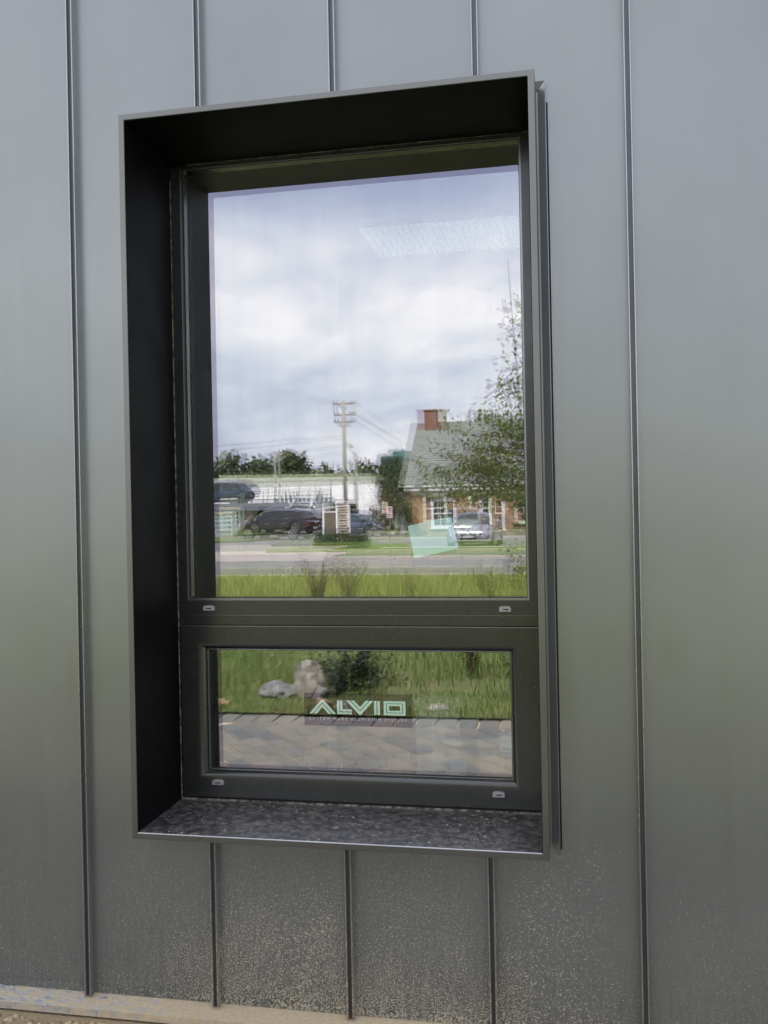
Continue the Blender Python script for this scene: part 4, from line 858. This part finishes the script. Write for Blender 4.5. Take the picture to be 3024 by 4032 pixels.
# ================================================================== BRICK HOUSE
HX0, HX1, HY0, HY1 = -7.6, 6.5, -49.5, -59.1; EV, RG = 2.72, 6.75; HYC = (HY0 + HY1) / 2
ho = empty('brick_house', (-.55, HYC, GZ), 0, 'single storey red brick house with grey shingle roof and brick chimney', 'house'); hl = Vector((.55, -HYC, -GZ))
def hpart(b, name, m, parent=None, smooth=False):
    o = b.build(name, m, parent or ho, smooth)
    if parent is None: o.location = hl
    return o
b = MB(); wins = [(-6.45, -5.10, .42, 2.02), (-3.70, -2.40, .30, 2.02), (-.95, .35, .30, 2.02), (2.3, 3.6, .3, 2.02)]
# facade with openings
xs = [HX0] + [v for w in wins for v in w[:2]] + [HX1]
for i in range(0, len(xs), 2): b.box((xs[i], HY0, GZ), (xs[i + 1], HY0 - .25, EV))
for w in wins: b.box((w[0], HY0, GZ), (w[1], HY0 - .25, w[2])); b.box((w[0], HY0, w[3]), (w[1], HY0 - .25, EV))
b.box((HX0, HY0 - .25, GZ), (HX0 + .25, HY1, EV)); b.box((HX1 - .25, HY0 - .25, GZ), (HX1, HY1, EV)); b.box((HX0, HY1, GZ), (HX1, HY1 + .25, EV))
for xg in (HX0, HX1 - .25): b.ext([(HY0, EV), (HY1, EV), (HYC, RG - .25)], xg, xg + .25, 'x')
hpart(b, 'wall', M['brick'])
# roof in overlapping shingle courses
b = MB(); nco = 26
for sgn in (1, -1):
    for k in range(nco):
        t0, t1 = k / nco, (k + 1) / nco + .004
        yE = HY0 + .42 if sgn > 0 else HY1 - .42
        ya, yb_ = yE + (HYC - yE) * t0, yE + (HYC - yE) * t1; za, zb = EV - .05 + (RG - EV + .05) * t0, EV - .05 + (RG - EV + .05) * t1
        b.ext([(ya, za + .035), (yb_, zb + .008), (yb_, zb - .06), (ya, za - .03)], HX0 - .35, HX1 + .35, 'x')
me = b.mesh('roof', M['shingle']); fix_normals(me); roof = link('roof', me, ho); roof.location = hl
b = MB(); b.box((-7.40, -53.6, 6.2), (-6.15, -54.6, 7.42)); b.build('chimney', M['dbrick'], roof); b = MB(); b.bbox((-7.45, -53.55, 7.42), (-6.10, -54.65, 7.54), .03); b.build('chimney_cap', M['dbrick'], roof)
b = MB(); b.box((HX0 - .34, HY0 + .40, EV - .22), (HX1 + .34, HY0 + .30, EV - .03)); hpart(b, 'fascia', M['white'])
b = MB(); b.box((HX0 - .02, HY0 + .30, EV - .24), (HX1 + .02, HY0 + .002, EV - .20)); b.box((HX0 - .03, HY0 + .03, EV - .46), (HX1 + .03, HY0 + .002, EV - .242)); hpart(b, 'cornice', M['white'])
for w in wins:
    b = MB(); fw_ = .13; b.add(*rim((w[0] + fw_, w[1] - fw_, w[2] + fw_, w[3] - fw_), (w[0] - .06, w[1] + .06, w[2] - .02, w[3] + .06), HY0 + .03, HY0 - .12)); o = hpart(b, 'window', M['white']); fix_normals(o.data)
    b = MB(); b.box((w[0] + .08, HY0 - .07, w[2] + .08), (w[1] - .08, HY0 - .09, w[3] - .08)); b.build('pane', M['house_glass'], o)
    b = MB(); zc = (w[2] + w[3]) / 2; b.box((w[0] + fw_, HY0 - .01, zc - .035), (w[1] - fw_, HY0 - .06, zc + .035))
    for q in range(1, 3): xx = w[0] + fw_ + (w[1] - w[0] - 2 * fw_) * q / 3; b.box((xx - .015, HY0 - .02, w[2] + fw_), (xx + .015, HY0 - .061, w[3] - fw_))
    for zz in (.5 * (w[2] + fw_ + zc), .5 * (w[3] - fw_ + zc)): b.box((w[0] + fw_, HY0 - .022, zz - .013), (w[1] - fw_, HY0 - .062, zz + .013))
    b.build('glazing_bars', M['white'], o)
    b = MB(); b.bbox((w[0] - .12, HY0 + .10, w[2] - .10), (w[1] + .12, HY0 + .002, w[2] - .021), .01); b.build('sill', M['white'], o)

# ================================================================== WAREHOUSE AND FAR BUILDING
wh = empty('white_warehouse', (-48, -112, GZ), 0, 'long white warehouse with sage green roof edge behind the parking deck', 'warehouse'); wl2 = Vector((48, 112, -GZ))
b = MB(); b.box((-76, -106, GZ), (-20.2, -118, 4.95)); b.build('wall', M['whitemetal'], wh).location = wl2
b = MB(); b.ext([(-76, 4.952), (-20.2, 4.952), (-20.2, 5.55), (-48, 5.95), (-76, 5.75)], -105.8, -118.2, 'y'); o = b.build('parapet', M['sage'], wh); o.location = wl2; fix_normals(o.data)
for k in range(28): x_ = -75 + k * 2.0; b = MB(); b.box((x_, -105.96, GZ), (x_ + .05, -105.99, 4.94)); b.build('siding_joint', M['steel'], wh).location = wl2
ob = empty('teal_office', (-24.5, -135, GZ), 0, 'far teal clad office block behind the evergreen tree', 'building'); b = MB(); b.box((-26.5, -134, GZ), (-20, -140, 9.6)); b.box((-24.6, -133.9, GZ), (-20, -140.1, 10.3)); b.build('wall', M['teal_wall'], ob).location = (24.5, 135, -GZ); b = MB(); b.box((-26.3, -133.85, 8.6), (-20.2, -133.98, 9.2)); b.build('window_band', M['house_glass'], ob).location = (24.5, 135, -GZ)

# ================================================================== PARKING DECK
dk = empty('parking_deck', (-24, -63.5, GZ), 0, 'two level steel parking deck with railing in front of the warehouse', 'parking deck'); dlc = Vector((24, 63.5, -GZ))
def dpart(b, name, m): o = b.build(name, M[m], dk); o.location = dlc; return o
b = MB(); b.box((-36, -60.0, 1.86), (-14.9, -68, 2.02)); dpart(b, 'deck_slab', 'steel')
b = MB(); b.box((-36, -59.86, 1.66), (-14.8, -59.99, 2.14)); b.box((-36, -59.82, 2.10), (-14.8, -60.02, 2.15)); b.box((-36, -59.82, 1.64), (-14.8, -60.02, 1.68)); dpart(b, 'edge_beam', 'steel')
for x_ in (-30, -26, -22, -18.4, -16.6, -15.0):
    b = MB(); b.box((x_ - .1, -59.99, GZ), (x_ + .1, -60.2, 1.64)); dpart(b, 'column', 'steel')
for x_ in [-15.0 - .82 * k for k in range(10)]: b = MB(); b.box((x_ - .022, -59.90, 2.15), (x_ + .022, -59.95, 2.98)); dpart(b, 'railing_post', 'dsteel')
for z_ in (2.40, 2.62, 2.82, 2.98): b = MB(); b.box((-36 if z_ < 2.7 else -22.5, -59.905, z_ - .018), (-14.97, -59.945, z_ + .018)); dpart(b, 'railing_bar', 'dsteel')
for k in range(13): x_ = -15.1 - .32 * k; b = MB(); b.box((x_ - .13, -60.3, 2.16), (x_ + .06, -60.34, 2.16 + random.uniform(.25, .5))); dpart(b, 'infill_plate', random.choice(['white', 'steel', 'sign_face']))
b = MB(); b.box((-36, -67.6, GZ), (-14.9, -67.9, 1.86)); dpart(b, 'rear_wall', 'brownpanel')
b = MB(); b.box((-36, -60.4, GZ), (-21.0, -60.9, 1.62)); dpart(b, 'brick_pier', 'stone')
b = MB(); b.box((-17.4, -54.6, .62), (-14.6, -59.4, .74)); b.box((-17.3, -54.7, GZ), (-17.1, -59.3, .62)); b.box((-14.9, -54.7, GZ), (-14.7, -59.3, .62)); dpart(b, 'lift_platform', 'dsteel')

# ================================================================== CARS
def car(name, loc, rz, label, paint, kind='sedan', trim='chrome', grille='twin', group=None):
    r_ = empty(name, loc, rz, label, 'car', group)
    if kind == 'suv': L, Wd, H, wb, wr, sill, ov = 4.75, .94, 1.74, 2.9, .375, .30, .9
    else: L, Wd, H, wb, wr, sill, ov = 4.75, .93, 1.40, 2.85, .335, .20, .88
    xf, xr = L / 2, -L / 2; wf, wrr = xf - ov, xf - ov - wb
    def ip(x, T):
        for (a, va), (c, vc) in zip(T, T[1:]):
            if a <= x <= c: return va + (vc - va) * (x - a) / (c - a)
        return T[0][1] if x < T[0][0] else T[-1][1]
    if kind == 'suv':
        belt = [(xr, .98), (xr + .15, 1.10), (0, 1.08), (wf - .35, 1.07), (wf + .2, 1.03), (xf - .12, .92), (xf, .72)]
        roof = [(xr + .22, 1.12), (xr + .55, 1.62), (xr + 1.1, 1.72), (-.1, 1.74), (.62, 1.66), (1.38, 1.08)]
    else:
        belt = [(xr, .80), (xr + .12, .98), (xr + .8, .99), (0, .93), (wf - .45, .92), (wf + .2, .86), (xf - .15, .74), (xf, .56)]
        roof = [(xr + .55, .98), (xr + 1.15, 1.28), (-.55, 1.39), (.1, 1.40), (.55, 1.32), (1.35, .92)]
    wid = [(xr, Wd * .80), (xr + .25, Wd * .95), (-.3, Wd), (wf, Wd * .985), (xf - .35, Wd * .93), (xf - .08, Wd * .80), (xf, Wd * .70)]
    low = [(xr, sill + .22), (xr + .3, sill), (xf - .3, sill), (xf, sill + .08)]
    secs = []; N = 64
    for i in range(N + 1):
        x = xr + L * i / N; w = ip(x, wid); zt = ip(x, belt); zl = ip(x, low)
        for wx in (wf, wrr):
            d = abs(x - wx); ra = wr + .055
            if d < ra: zl = max(zl, wr + math.sqrt(ra * ra - d * d))
        zl = min(zl, zt - .12); hh = zt - zl
        half = [(w * .90, zl), (w * .985, zl + .06 * min(1, hh)), (w, zl + hh * .45), (w * .985, zl + hh * .72), (w * .95, zt - .05), (w * .86, zt), (w * .45, zt + .018)]
        secs.append([(x, y, z) for y, z in half] + [(x, -y, z) for y, z in half[::-1]])
    b = MB(); b.loft(secs); body = b.build('body', M[paint], r_); fix_normals(body.data); auto_smooth(body, 40)
    # cabin: roof shell in paint, glass band all round
    gs = []; x0, x1 = roof[0][0], roof[-1][0]; K = 40
    for i in range(K + 1):
        x = x0 + (x1 - x0) * i / K; zr = ip(x, roof); zb = ip(x, belt) - .03; wb_ = ip(x, wid) * .87; tum = max(0, zr - zb); w2 = wb_ - .30 * tum
        half = [(wb_, zb), (wb_ - .12 * tum, zb + tum * .5), (w2 + .03, zr - .10 * min(1, tum)), (w2 - .05, zr - .025), (w2 * .5, zr + .012)]
        gs.append([(x, y, z) for y, z in half] + [(x, -y, z) for y, z in half[::-1]])
    b = MB(); b.loft(gs)
    # material by face: sides and screens are glass, top is paint
    n = 10; mi = []
    for i in range(K):
        xm = x0 + (x1 - x0) * (i + .5) / K; screen = ip(xm, roof) < H - .10
        for k in range(n):
            side = k in (0, 1, 7, 8); topf = k in (3, 4, 5); pil = k in (2, 6)
            xfr = (xm - x0) / (x1 - x0); post = abs(xfr - .50) < .018 or abs(xfr - .24) < .022
            front = xm > .35 or xm < roof[1][0] + .05
            mi.append(1 if (side and not post and .10 < xfr < .93) or (topf and screen and front) else 0)
    b.m = mi + [0, 0]; cab = b.build('cabin', [M[paint], M['car_glass']], r_); auto_smooth(cab, 40)
    for s_ in (-1, 1):
        for wx in (wf, wrr):
            yc = s_ * (Wd - .11); b = MB(); b.lathe([(wr * .62, -.10), (wr * .94, -.11), (wr, -.07), (wr, .07), (wr * .94, .11), (wr * .62, .10)], (0, 0, 0), 'y', 28); wh_ = b.build('wheel', M['tyre'], r_, True, (wx, yc, wr)); auto_smooth(wh_, 45)
            b = MB(); yo = s_ * .108; b.lathe([(wr * .64, yo * .7), (wr * .66, yo), (wr * .60, yo * 1.02), (wr * .57, yo * .75)], (0, 0, 0), 'y', 24)
            for q in range(5):
                a = q * 2 * math.pi / 5 + .3; c, d = math.cos(a), math.sin(a); p0 = Vector((c * wr * .06, yo * .95, d * wr * .06)); p1 = Vector((c * wr * .61, yo, d * wr * .61)); t_ = Vector((-d, 0, c)) * wr * .075
                for of in (-.10, .10):
                    e_ = Vector((math.cos(a + of) * wr * .61, yo, math.sin(a + of) * wr * .61)); b.loft([[p0 - t_ * .6, p0 + t_ * .6, p0 + t_ * .6 + Vector((0, -s_ * .03, 0)), p0 - t_ * .6 + Vector((0, -s_ * .03, 0))], [e_ - t_ * .5, e_ + t_ * .5, e_ + t_ * .5 + Vector((0, -s_ * .03, 0)), e_ - t_ * .5 + Vector((0, -s_ * .03, 0))]])
            b.lathe([(wr * .12, yo * .6), (wr * .12, yo * 1.02), (.001, yo * 1.03)], (0, 0, 0), 'y', 12); b.build('rim', M['rim'], wh_)
            b = MB(); b.lathe([(wr * .60, yo * .35), (wr * .60, yo * .55), (.01, yo * .55)], (0, 0, 0), 'y', 20); b.build('brake_disc', M['black'], wh_)
        # mirror, handles, lamps, window trim
        zb = ip(1.0, belt); b = MB(); b.bbox((.86, s_ * (Wd - .02), zb + .02), (1.02, s_ * (Wd + .19), zb + .17), .04); b.build('side_mirror', M['chrome' if kind == 'suv' else paint], r_)
        for hx in (.18, -.85): b = MB(); b.bbox((hx - .11, s_ * (Wd * .985), ip(hx, belt) - .17), (hx + .11, s_ * (Wd * .985 + .03), ip(hx, belt) - .13), .01); b.build('door_handle', M[trim], r_)
        for dx in (.72, -.32, -1.28):
            b = MB(); b.box((dx - .004, s_ * (ip(dx, wid) - .01), sill + .14), (dx + .004, s_ * (ip(dx, wid) + .002), ip(dx, belt) - .10)); b.build('door_gap', M['black'], r_)
        pts = []
        for q in range(15):
            xfr = .115 + .80 * q / 14; x = x0 + (x1 - x0) * xfr; zr = ip(x, roof); zb = ip(x, belt) - .03; tum = max(0, zr - zb); wb_ = ip(x, wid) * .87; pts.append((x, s_ * (wb_ - .30 * tum + .037), zr - .10 * min(1, tum) + .004))
        b = MB(); b.tube(pts, .013, 5); b.build('window_trim', M[trim], r_)
        zl = ip(xf - .12, belt); b = MB(); lw = ip(xf - .10, wid)
        b.loft([[(xf - .34, s_ * (ip(xf - .34, wid) * .96), zl - .06), (xf - .34, s_ * (ip(xf - .34, wid) * 1.005), zl - .09), (xf - .34, s_ * (ip(xf - .34, wid) * .99), zl - .02)], [(xf - .05, s_ * lw * .96, zl - .20), (xf - .03, s_ * lw * .97, zl - .22), (xf - .06, s_ * lw * .97, zl - .09)], [(xf + .005, s_ * lw * .44, zl - .20), (xf + .012, s_ * lw * .44, zl - .22), (xf - .02, s_ * lw * .44, zl - .12)]]); o = b.build('headlight', M['lamp'], r_); fix_normals(o.data)
        for ly in (.62, .80): b = MB(); b.lathe([(.055, -.02), (.055, .03), (.045, .034), (.01, .03)], (xf - .03 - .09 * (ly - .6), s_ * lw * ly, zl - .165), 'x', 12); b.build('headlight_lens', M['black'], o)
        zt = ip(xr + .06, belt); b = MB(); tw = ip(xr + .05, wid); b.loft([[(xr + .42, s_ * tw * 1.03, zt - .12), (xr + .42, s_ * tw * 1.06, zt - .16), (xr + .42, s_ * tw * 1.03, zt - .03)], [(xr + .06, s_ * tw * .985, zt - .20), (xr + .03, s_ * tw * .99, zt - .24), (xr + .06, s_ * tw * .96, zt - .01)], [(xr - .01, s_ * tw * .52, zt - .20), (xr - .02, s_ * tw * .52, zt - .22), (xr + .02, s_ * tw * .52, zt - .05)]]); o = b.build('tail_lamp', M['red'], r_); fix_normals(o.data)
        b = MB(); b.bbox((xf - .14, s_ * lw * .50, sill + .10), (xf - .005 - .06, s_ * lw * 1.0, sill + .24), .03); b.build('air_intake', M['black'], r_)
        b = MB(); b.bbox((xf - .17, s_ * lw * .40, sill + .055), (xf - .015, s_ * lw * 1.05, sill + .085), .01); b.build('bumper_blade', M[paint], r_)
        if kind == 'suv': b = MB(); b.tube([(xr + .7, s_ * .62, 1.735), (xr + .8, s_ * .62, 1.79), (.35, s_ * .60, 1.79), (.5, s_ * .60, 1.71)], .018, 6); b.build('roof_rail', M['chrome'], r_)
    # front grille, plate
    zg = ip(xf - .1, belt) - .14
    if grille == 'twin':
        for s_ in (-1, 1):
            b = MB(); b.ext(rr([(s_ * .03, zg - .13), (s_ * .27, zg - .09), (s_ * .31, zg + .03), (s_ * .05, zg + .05)], .03), xf - .06, xf + .022, 'x'); o = b.build('grille', M['black'], r_); fix_normals(o.data)
            b = MB(); ring = rr([(s_ * .03, zg - .13), (s_ * .27, zg - .09), (s_ * .31, zg + .03), (s_ * .05, zg + .05)], .03); b.tube([(xf + .022, p[0], p[1]) for p in ring + ring[:1]], .010, 5, cap=False); b.build('grille_surround', M['chrome'], o)
            for q in range(7): yq = s_ * (.06 + .033 * q); b = MB(); b.box((xf + .018, yq - .004, zg - .10), (xf + .028, yq + .004, zg + .03)); b.build('grille_bar', M['chrome'], o)
        b = MB(); b.lathe([(.04, -.02), (.04, .012), (.03, .016), (.001, .016)], (xf - .05, 0, zg + .13), 'x', 14); b.build('bonnet_badge', M['bluelogo'], r_)
    else:
        b = MB(); b.bbox((xf - .05, -.42, zg - .12), (xf + .015, .42, zg + .03), .02); b.build('grille', M['black'], r_)
    b = MB(); b.bbox((xf - .05, -.36, sill + .11), (xf + .006, .36, sill + .22), .03); b.build('lower_intake', M['black'], r_)
    b = MB(); b.box((xf + .008, -.20, sill + .20), (xf + .024, .20, sill + .30)); b.build('number_plate', M['white'], r_)
    b = MB(); b.box((xr - .022, -.22, .62), (xr - .004, .22, .74)); b.build('rear_plate', M['white'], r_)
    # bonnet shut lines and wipers
    for s_ in (-1, 1): b = MB(); b.tube([(1.36, s_ * .62, ip(1.36, belt) + .006), (xf - .35, s_ * .56, ip(xf - .35, belt) + .004)], .006, 4); b.build('bonnet_crease', M[paint], r_)
    b = MB(); b.box((wrr - .1, -Wd + .2, sill - .02), (wf + .1, Wd - .2, sill + .12)); b.build('underbody', M['black'], r_)
    return r_
M['p_black'] = carpaint('black_plum_paint', (0.030, 0.022, 0.022), .3); M['p_silver'] = carpaint('silver_paint', (0.56, 0.56, 0.57), .8); M['p_blue'] = carpaint('blue_grey_paint', (0.16, 0.20, 0.27), .6); M['p_navy'] = carpaint('dark_teal_blue_paint', (0.05, 0.085, 0.12), .5); M['p_white'] = carpaint('white_car_paint', (0.75, 0.76, 0.78), .1)
car('parked_car', (-2.60, -36.1, GZ - .012), R(92), 'silver coupe with twin grille facing the camera in front of the brick house', 'p_silver')
car('parked_car', (-15.25, -48.8, GZ - .012), R(193), 'black plum sport utility car with chrome trim seen from its side', 'p_black', 'suv', grille='bar')
car('parked_car', (-11.85, -53.9, GZ - .012), R(20), 'blue grey sedan half hidden behind the sign at centre', 'p_blue', grille='bar')
car('parked_car', (-24.0, -62.3, 2.02), R(180), 'dark blue sport utility car on top of the parking deck', 'p_navy', 'suv', grille='bar')
car('parked_car', (-16.0, -57.1, .74), R(97), 'white car raised end on upon the lift platform beside the deck', 'p_white', grille='bar')
car('parked_car', (-29.2, -62.5, 2.02), R(180), 'silver sedan on the parking deck left of the dark blue car', 'p_silver', grille='bar')

# ================================================================== SIGNS
sg = empty('directory_sign', (-20.7, -53.8, GZ), 0, 'pale roadside sign listing dialysis and hearing offices on stone base', 'sign')
b = MB(); b.bbox((-1.0, -.10, .18), (.82, .10, 1.48), .02); b.build('sign_board', M['sign_face'], sg)
b = MB(); b.bbox((-1.06, -.18, 0), (.88, .18, .18), .02); b.build('base', M['stone'], sg); b = MB(); b.bbox((-1.06, -.16, 1.48), (.88, .16, 1.68), .02); b.build('cap', M['stone'], sg)
for k, s_ in enumerate(('DIALYSIS', 'FUTURE', 'HEARING', 'KABRO')):
    z_ = 1.18 - .29 * k; me = text_mesh(s_, .21, M['ink'], 1.05, .004); me.transform(Matrix.Translation((.42, .106, z_)) @ Matrix.Rotation(R(180), 4, 'Z') @ Matrix.Rotation(R(90), 4, 'X')); link('lettering', me, sg)
    b = MB(); b.lathe([(.085, .101), (.085, .108), (.05, .108), (.05, .101)], (.60, 0, z_ + .075), 'y', 16); b.build('bullet', M['ink'], sg)
pn = empty('panel_sign', (-11.0, -45.6, GZ), R(-6), 'white framed sign with brown panel and stacked white plates', 'sign')
for x_ in (-.72, .02, .70): b = MB(); b.bbox((x_ - .045, -.05, 0), (x_ + .045, .05, 1.80), .01); b.build('post', M['white'], pn)
for z_ in (.20, 1.48): b = MB(); b.bbox((-.675, -.04, z_), (-.025, .04, z_ + .09), .01); b.build('rail', M['white'], pn)
b = MB(); b.box((-.66, -.03, .29), (-.04, .03, 1.48)); b.build('brown_panel', M['brownpanel'], pn)
for k in range(5):
    z_ = .36 + .285 * k; b = MB(); b.bbox((.075, -.03, z_), (.645, .045, z_ + .245), .01); o = b.build('name_plate', M['stone'], pn); b = MB(); b.box((.16, .0455, z_ + .09), (.56, .049, z_ + .16)); b.build('print_line', M['ink'], o)
b = MB(); b.bbox((.02, -.055, 1.80), (.745, .055, 1.86), .01); b.build('top_rail', M['white'], pn)
ps = empty('parking_sign', (-8.2, -46.05, GZ), 0, 'small white parking sign with red print on thin post', 'sign'); b = MB(); b.tube([(0, 0, 0), (0, 0, 1.75)], .03, 8); b.build('post', M['dsteel'], ps)
for z_ in (1.15, 1.47): b = MB(); b.bbox((-.16, .03, z_), (.16, .045, z_ + .29), .006); o = b.build('plate', M['white'], ps); b = MB(); b.box((-.11, .0455, z_ + .05), (.11, .048, z_ + .09)); b.box((-.11, .0455, z_ + .14), (.11, .048, z_ + .22)); b.build('print_block', M['redsign'], o)

# ================================================================== UTILITY POLES AND WIRES
def pole(name, loc, h, label, arms=(), rad=.15):
    r_ = empty(name, loc, 0, label, 'utility pole'); b = MB(); b.tube([(0, 0, -.1), (0, 0, h * .5), (0, 0, h)], [rad * 1.15, rad, rad * .8], 12); b.build('mast', M['wood'], r_, True)
    for z_, w_ in arms:
        b = MB(); b.bbox((-w_, -.20, z_ - .06), (w_, -.08, z_ + .06), .01); o = b.build('crossarm', M['wood'], r_)
        for x_ in (-w_ * .95, -w_ * .6, w_ * .6, w_ * .95): b = MB(); b.lathe([(.03, .06), (.055, .10), (.035, .15), (.055, .20), (.02, .24)], (x_, -.14, z_), 'z', 8); b.build('insulator', M['steel'], o)
        for s_ in (-1, 1): b = MB(); b.tube([(s_ * w_ * .45, -.14, z_ - .05), (0, -.14, z_ - .55)], .018, 5); b.build('brace', M['dsteel'], o)
    return r_
P1 = (-14.96, -64.1); p1 = pole('utility_pole', (P1[0], P1[1], GZ), 9.75, 'tall grey timber utility pole with three crossarms at centre', ((9.50, .88), (8.66, .80), (8.12, .80)))
b = MB()
for x_ in (-.8, -.55, .55, .8):
    b.tube([(x_, -.14, 9.4), (x_ * 1.04, -.2, 9.0), (x_ * .98, -.2, 8.7), (x_ * .9, -.15, 8.3), (x_ * .6, -.1, 7.85), (0, -.1, 7.7)], .017, 5, cap=False)
b.build('jumper_cable', M['wire'], p1); b = MB(); b.lathe([(.01, -.02), (.16, 0), (.2, .1), (.12, .2), (.05, .25)], (.55, .3, 6.2), 'z', 12); b.tube([(0, 0, 6.5), (.3, .15, 6.6), (.55, .3, 6.45)], .025, 6); b.build('street_light', M['sage'], p1)
P2 = (-17.08, -76.9); pole('utility_pole', (P2[0], P2[1], GZ), 6.7, 'shorter bare timber pole right of the tall one', (), .13)
P3 = (-29.7, -93.0); pole('utility_pole', (P3[0], P3[1], GZ), 8.1, 'distant utility pole above the parking deck railing', ((7.8, .9), (7.2, .8)), .14)
def wire(a, c, sag, label, r=.016):
    a, c = Vector(a), Vector(c); q = []
    for k in range(13): t_ = k / 12; q.append(a.lerp(c, t_) - Vector((0, 0, sag * 4 * t_ * (1 - t_))))
    b = MB(); b.tube(q, r, 5, cap=False); tag(b.build('overhead_wire', M['wire']), label, 'wire', 'overhead wires strung from the utility poles')
for k, (x_, z_) in enumerate(((-.8, 9.6), (.8, 9.6), (.8, 8.8), (.8, 8.2))): wire((P1[0] + x_, P1[1] - .14, z_ + GZ), (-14.2 - .4 * k + 2.4, -190 + 8 * k, 7.0 - .4 * k), 1.0, 'overhead wire falling from the tall pole towards the house tree, number %s from the top' % ('one', 'two', 'three', 'four')[k], .012)
for k, z_ in enumerate((7.0, 6.8, 6.2, 5.7)): wire((P1[0], P1[1], z_), (-62, -74 - 3 * k, 7.4 - .45 * k), .5 + .15 * k, 'overhead wire running left from the tall pole, %s of four' % ('topmost', 'second', 'third', 'lowest')[k], .012)
wire((P1[0], P1[1], 6.6), (P2[0], P2[1], 6.3), .15, 'short sloping wire between the tall pole and the bare pole')
wire((P2[0], P2[1], 6.2), (-13.0, -150, 3.5), .8, 'wire sloping right from the bare pole', .012)
for k, z_ in enumerate((6.9, 5.6)): wire((-90, -120, z_ + 1.2), (10, -120, z_ + 1.2), .3, 'long level wire above the warehouse roof, %s one' % ('upper', 'lower')[k], .02)
